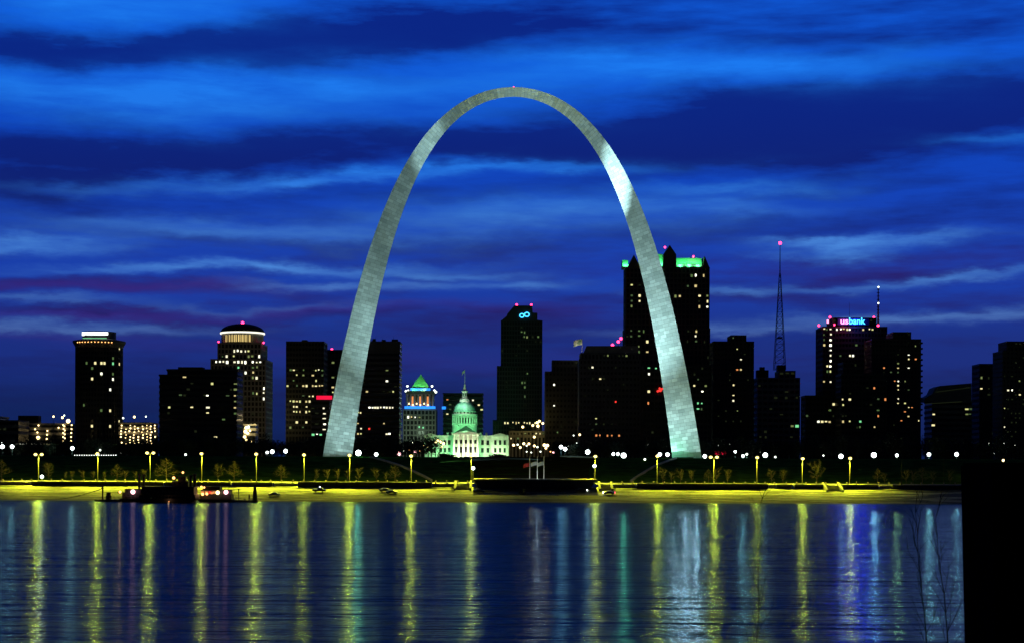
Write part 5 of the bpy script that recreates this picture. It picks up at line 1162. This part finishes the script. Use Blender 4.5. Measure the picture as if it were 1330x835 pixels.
cb = deckhouse(e, 262, 300, bz(641), bz(636), -1.6, 3.2, 'open_cabin', False, 'boatwhite'); MB().box(bx(e, 260), bx(e, 303), -3.8, 3.8, bz(636), bz(636)+.2).build('upper_deck', mm['hull'], e); rail(e, 262, 303, bz(641), -3.5)
for i in range(8):
    x = bx(e, 264+i*4.9); MB().box(x-.55, x+.55, -1.75, -1.62, bz(640.4), bz(637)).build('lit_window', mm['w3'] if i in (0, 1, 3) else mm['w6'] if i == 2 else mm['w3'], e) if i in (0, 1, 2, 3, 6) else None
for q in ((264, 631.5, 'orange', .4, 40), (267.5, 632.3, 'orange', .35, 0), (265.5, 641, 'orange', .55, 90), (271, 640.5, 'orange', .5, 60), (277, 639.5, 'w3', .45, 0), (285, 638.8, 'amber', .75, 150), (295.7, 638.2, 'pink', .8, 150)): blamp(e, q[0], q[1], q[2], q[3], q[4], y=-4.0)
e, h = boat('landing_barge', 'low landing barge with a dark capped mooring pile at the right of the boats', 'barge', 298, 336); hull(e, h, .8, -3, 3)
m = MB(); x = bx(e, 331); m.lathe([(1.0, .8), (.85, 2.6), (.75, 4.2), (.5, 4.8), (.62, 5.3), (.3, 5.8), (.1, 6.2)], 10, (x, 0)); m.build('mooring_pile', mm['hull'], e)
m = MB(); m.box(bx(e, 310)-.12, bx(e, 310)+.12, -.12, .12, .8, bz(634)); m.box(bx(e, 309), bx(e, 311.3), -.1, .1, bz(634.6), bz(634)); m.build('post', mm['hull'], e)
m = MB(); m.box(bx(e, 323), bx(e, 324.6), -.4, .4, .8, 3.0); m.build('bitt', mm['hull'], e); rail(e, 300, 328, .8, -2.8)
for px in (320, 326): blamp(e, px, 648.3, 'w4', .4, y=-3.2)
c = MB(); a = P(133, 634, BY); b2 = on_ground(48, 649.5)
for i in range(16):
    f0, f1 = i/16, (i+1)/16; q0 = a.lerp(b2, f0)-Vector((0, 0, 1.2*math.sin(PI*f0))); q1 = a.lerp(b2, f1)-Vector((0, 0, 1.2*math.sin(PI*f1))); c.tube(q0, q1, .14, n=5, caps=False)
tagit(c.build('mooring_cable', mm['rope']), 'dark mooring cable from the barge post to the cobbled bank at left', 'cable')

# ------------------------------------------------------------------ foreground: black pier, bare branches over the river
PY_ = 56; pr_ = empty('concrete_pier', (P(1290, 700, PY_).x+1.2, PY_+2, 0), 'huge black river pier filling the lower right corner', 'pier')
xl0 = P(1254, 835, PY_+4).x-pr_.location.x; xl1 = P(1247, 602, PY_+4).x-pr_.location.x; zt1 = P(1250, 600, PY_).z
bm = bmesh.new()
bot = [bm.verts.new(v) for v in ((xl0+.12, -2, 0), (xl0+7, -2, 0), (xl0+7, 2, 0), (xl0+.12, 2, 0))]; top = [bm.verts.new(v) for v in ((xl1, -2, zt1), (xl1+7, -2, zt1), (xl1+7, 2, zt1), (xl1, 2, zt1))]
for f in ((0, 3, 2, 1),): bm.faces.new([bot[i] for i in f])
bm.faces.new(top)
for i in range(4): bm.faces.new((bot[i], bot[(i+1) % 4], top[(i+1) % 4], top[i]))
bmesh.ops.bevel(bm, geom=[e_ for e_ in bm.edges], offset=.08, segments=2, affect='EDGES'); bmesh.ops.recalc_face_normals(bm, faces=bm.faces)
me = bpy.data.meshes.new('shaft'); bm.to_mesh(me); me.materials.append(mm['pier']); o = bpy.data.objects.new('shaft', me); COL.objects.link(o); o.parent = pr_
for v in (0,): MB().box(xl1-.0, xl1+7.0, -2.0, 5, -2.5, .02).build('footing', mm['pier'], pr_) if False else None
sap = [('tall thin bare sapling rising in front of the water below the lattice mast', 972, 652, 8.0, 11), ('bare sapling with curved branches just left of the black pier', 1205, 655, 8.0, 12), ('thin bare sapling touching the black pier', 1238, 662, 8.0, 14)]
for lb, px, py, _, sd in sap:
    Y = 50+sd*.6; gz = 3; x = P(px, py, Y).x; h = P(px, py, Y).z-gz; r = random.Random(sd); tr, cr = MB(), MB()
    e = empty('foreground_sapling', (x, Y, gz), lb, 'tree', 'bare saplings on the near bank')
    q = Vector((0, 0, -.2)); d = Vector((.05, 0, 1)).normalized(); n = 12
    for i in range(n):
        d = (d+Vector((r.uniform(-.12, .12), r.uniform(-.1, .1), .1))).normalized(); q2 = q+d*(h/n)
        tr.tube(q, q2, .028*(1-i/n)+.006, .028*(1-(i+1)/n)+.006, n=6, caps=False)
        if i > 3:
            for _k in range(2):
                bq = q2.copy(); bd = (d+Vector((r.uniform(-1, 1), r.uniform(-.5, .5), .35))).normalized(); L_ = (1.9-(i/n)*1.1)/7
                for j in range(7):
                    bd = (bd+Vector((r.uniform(-.2, .2), r.uniform(-.2, .2), .12))).normalized(); b3 = bq+bd*L_; cr.tube(bq, b3, .014*(1-j/9), .014*(1-(j+1)/9), n=4, caps=False)
                    if j in (2, 4): cr.tube(b3, b3+(bd+Vector((r.uniform(-1, 1), 0, .2))).normalized()*.45, .008, .004, n=3, caps=False)
                    bq = b3
        q = q2
    tr.build('trunk', mm['nearwood'], e); cr.build('crown', mm['nearwood'], e)
# the near bank sits on y<=62 there: feet are on it
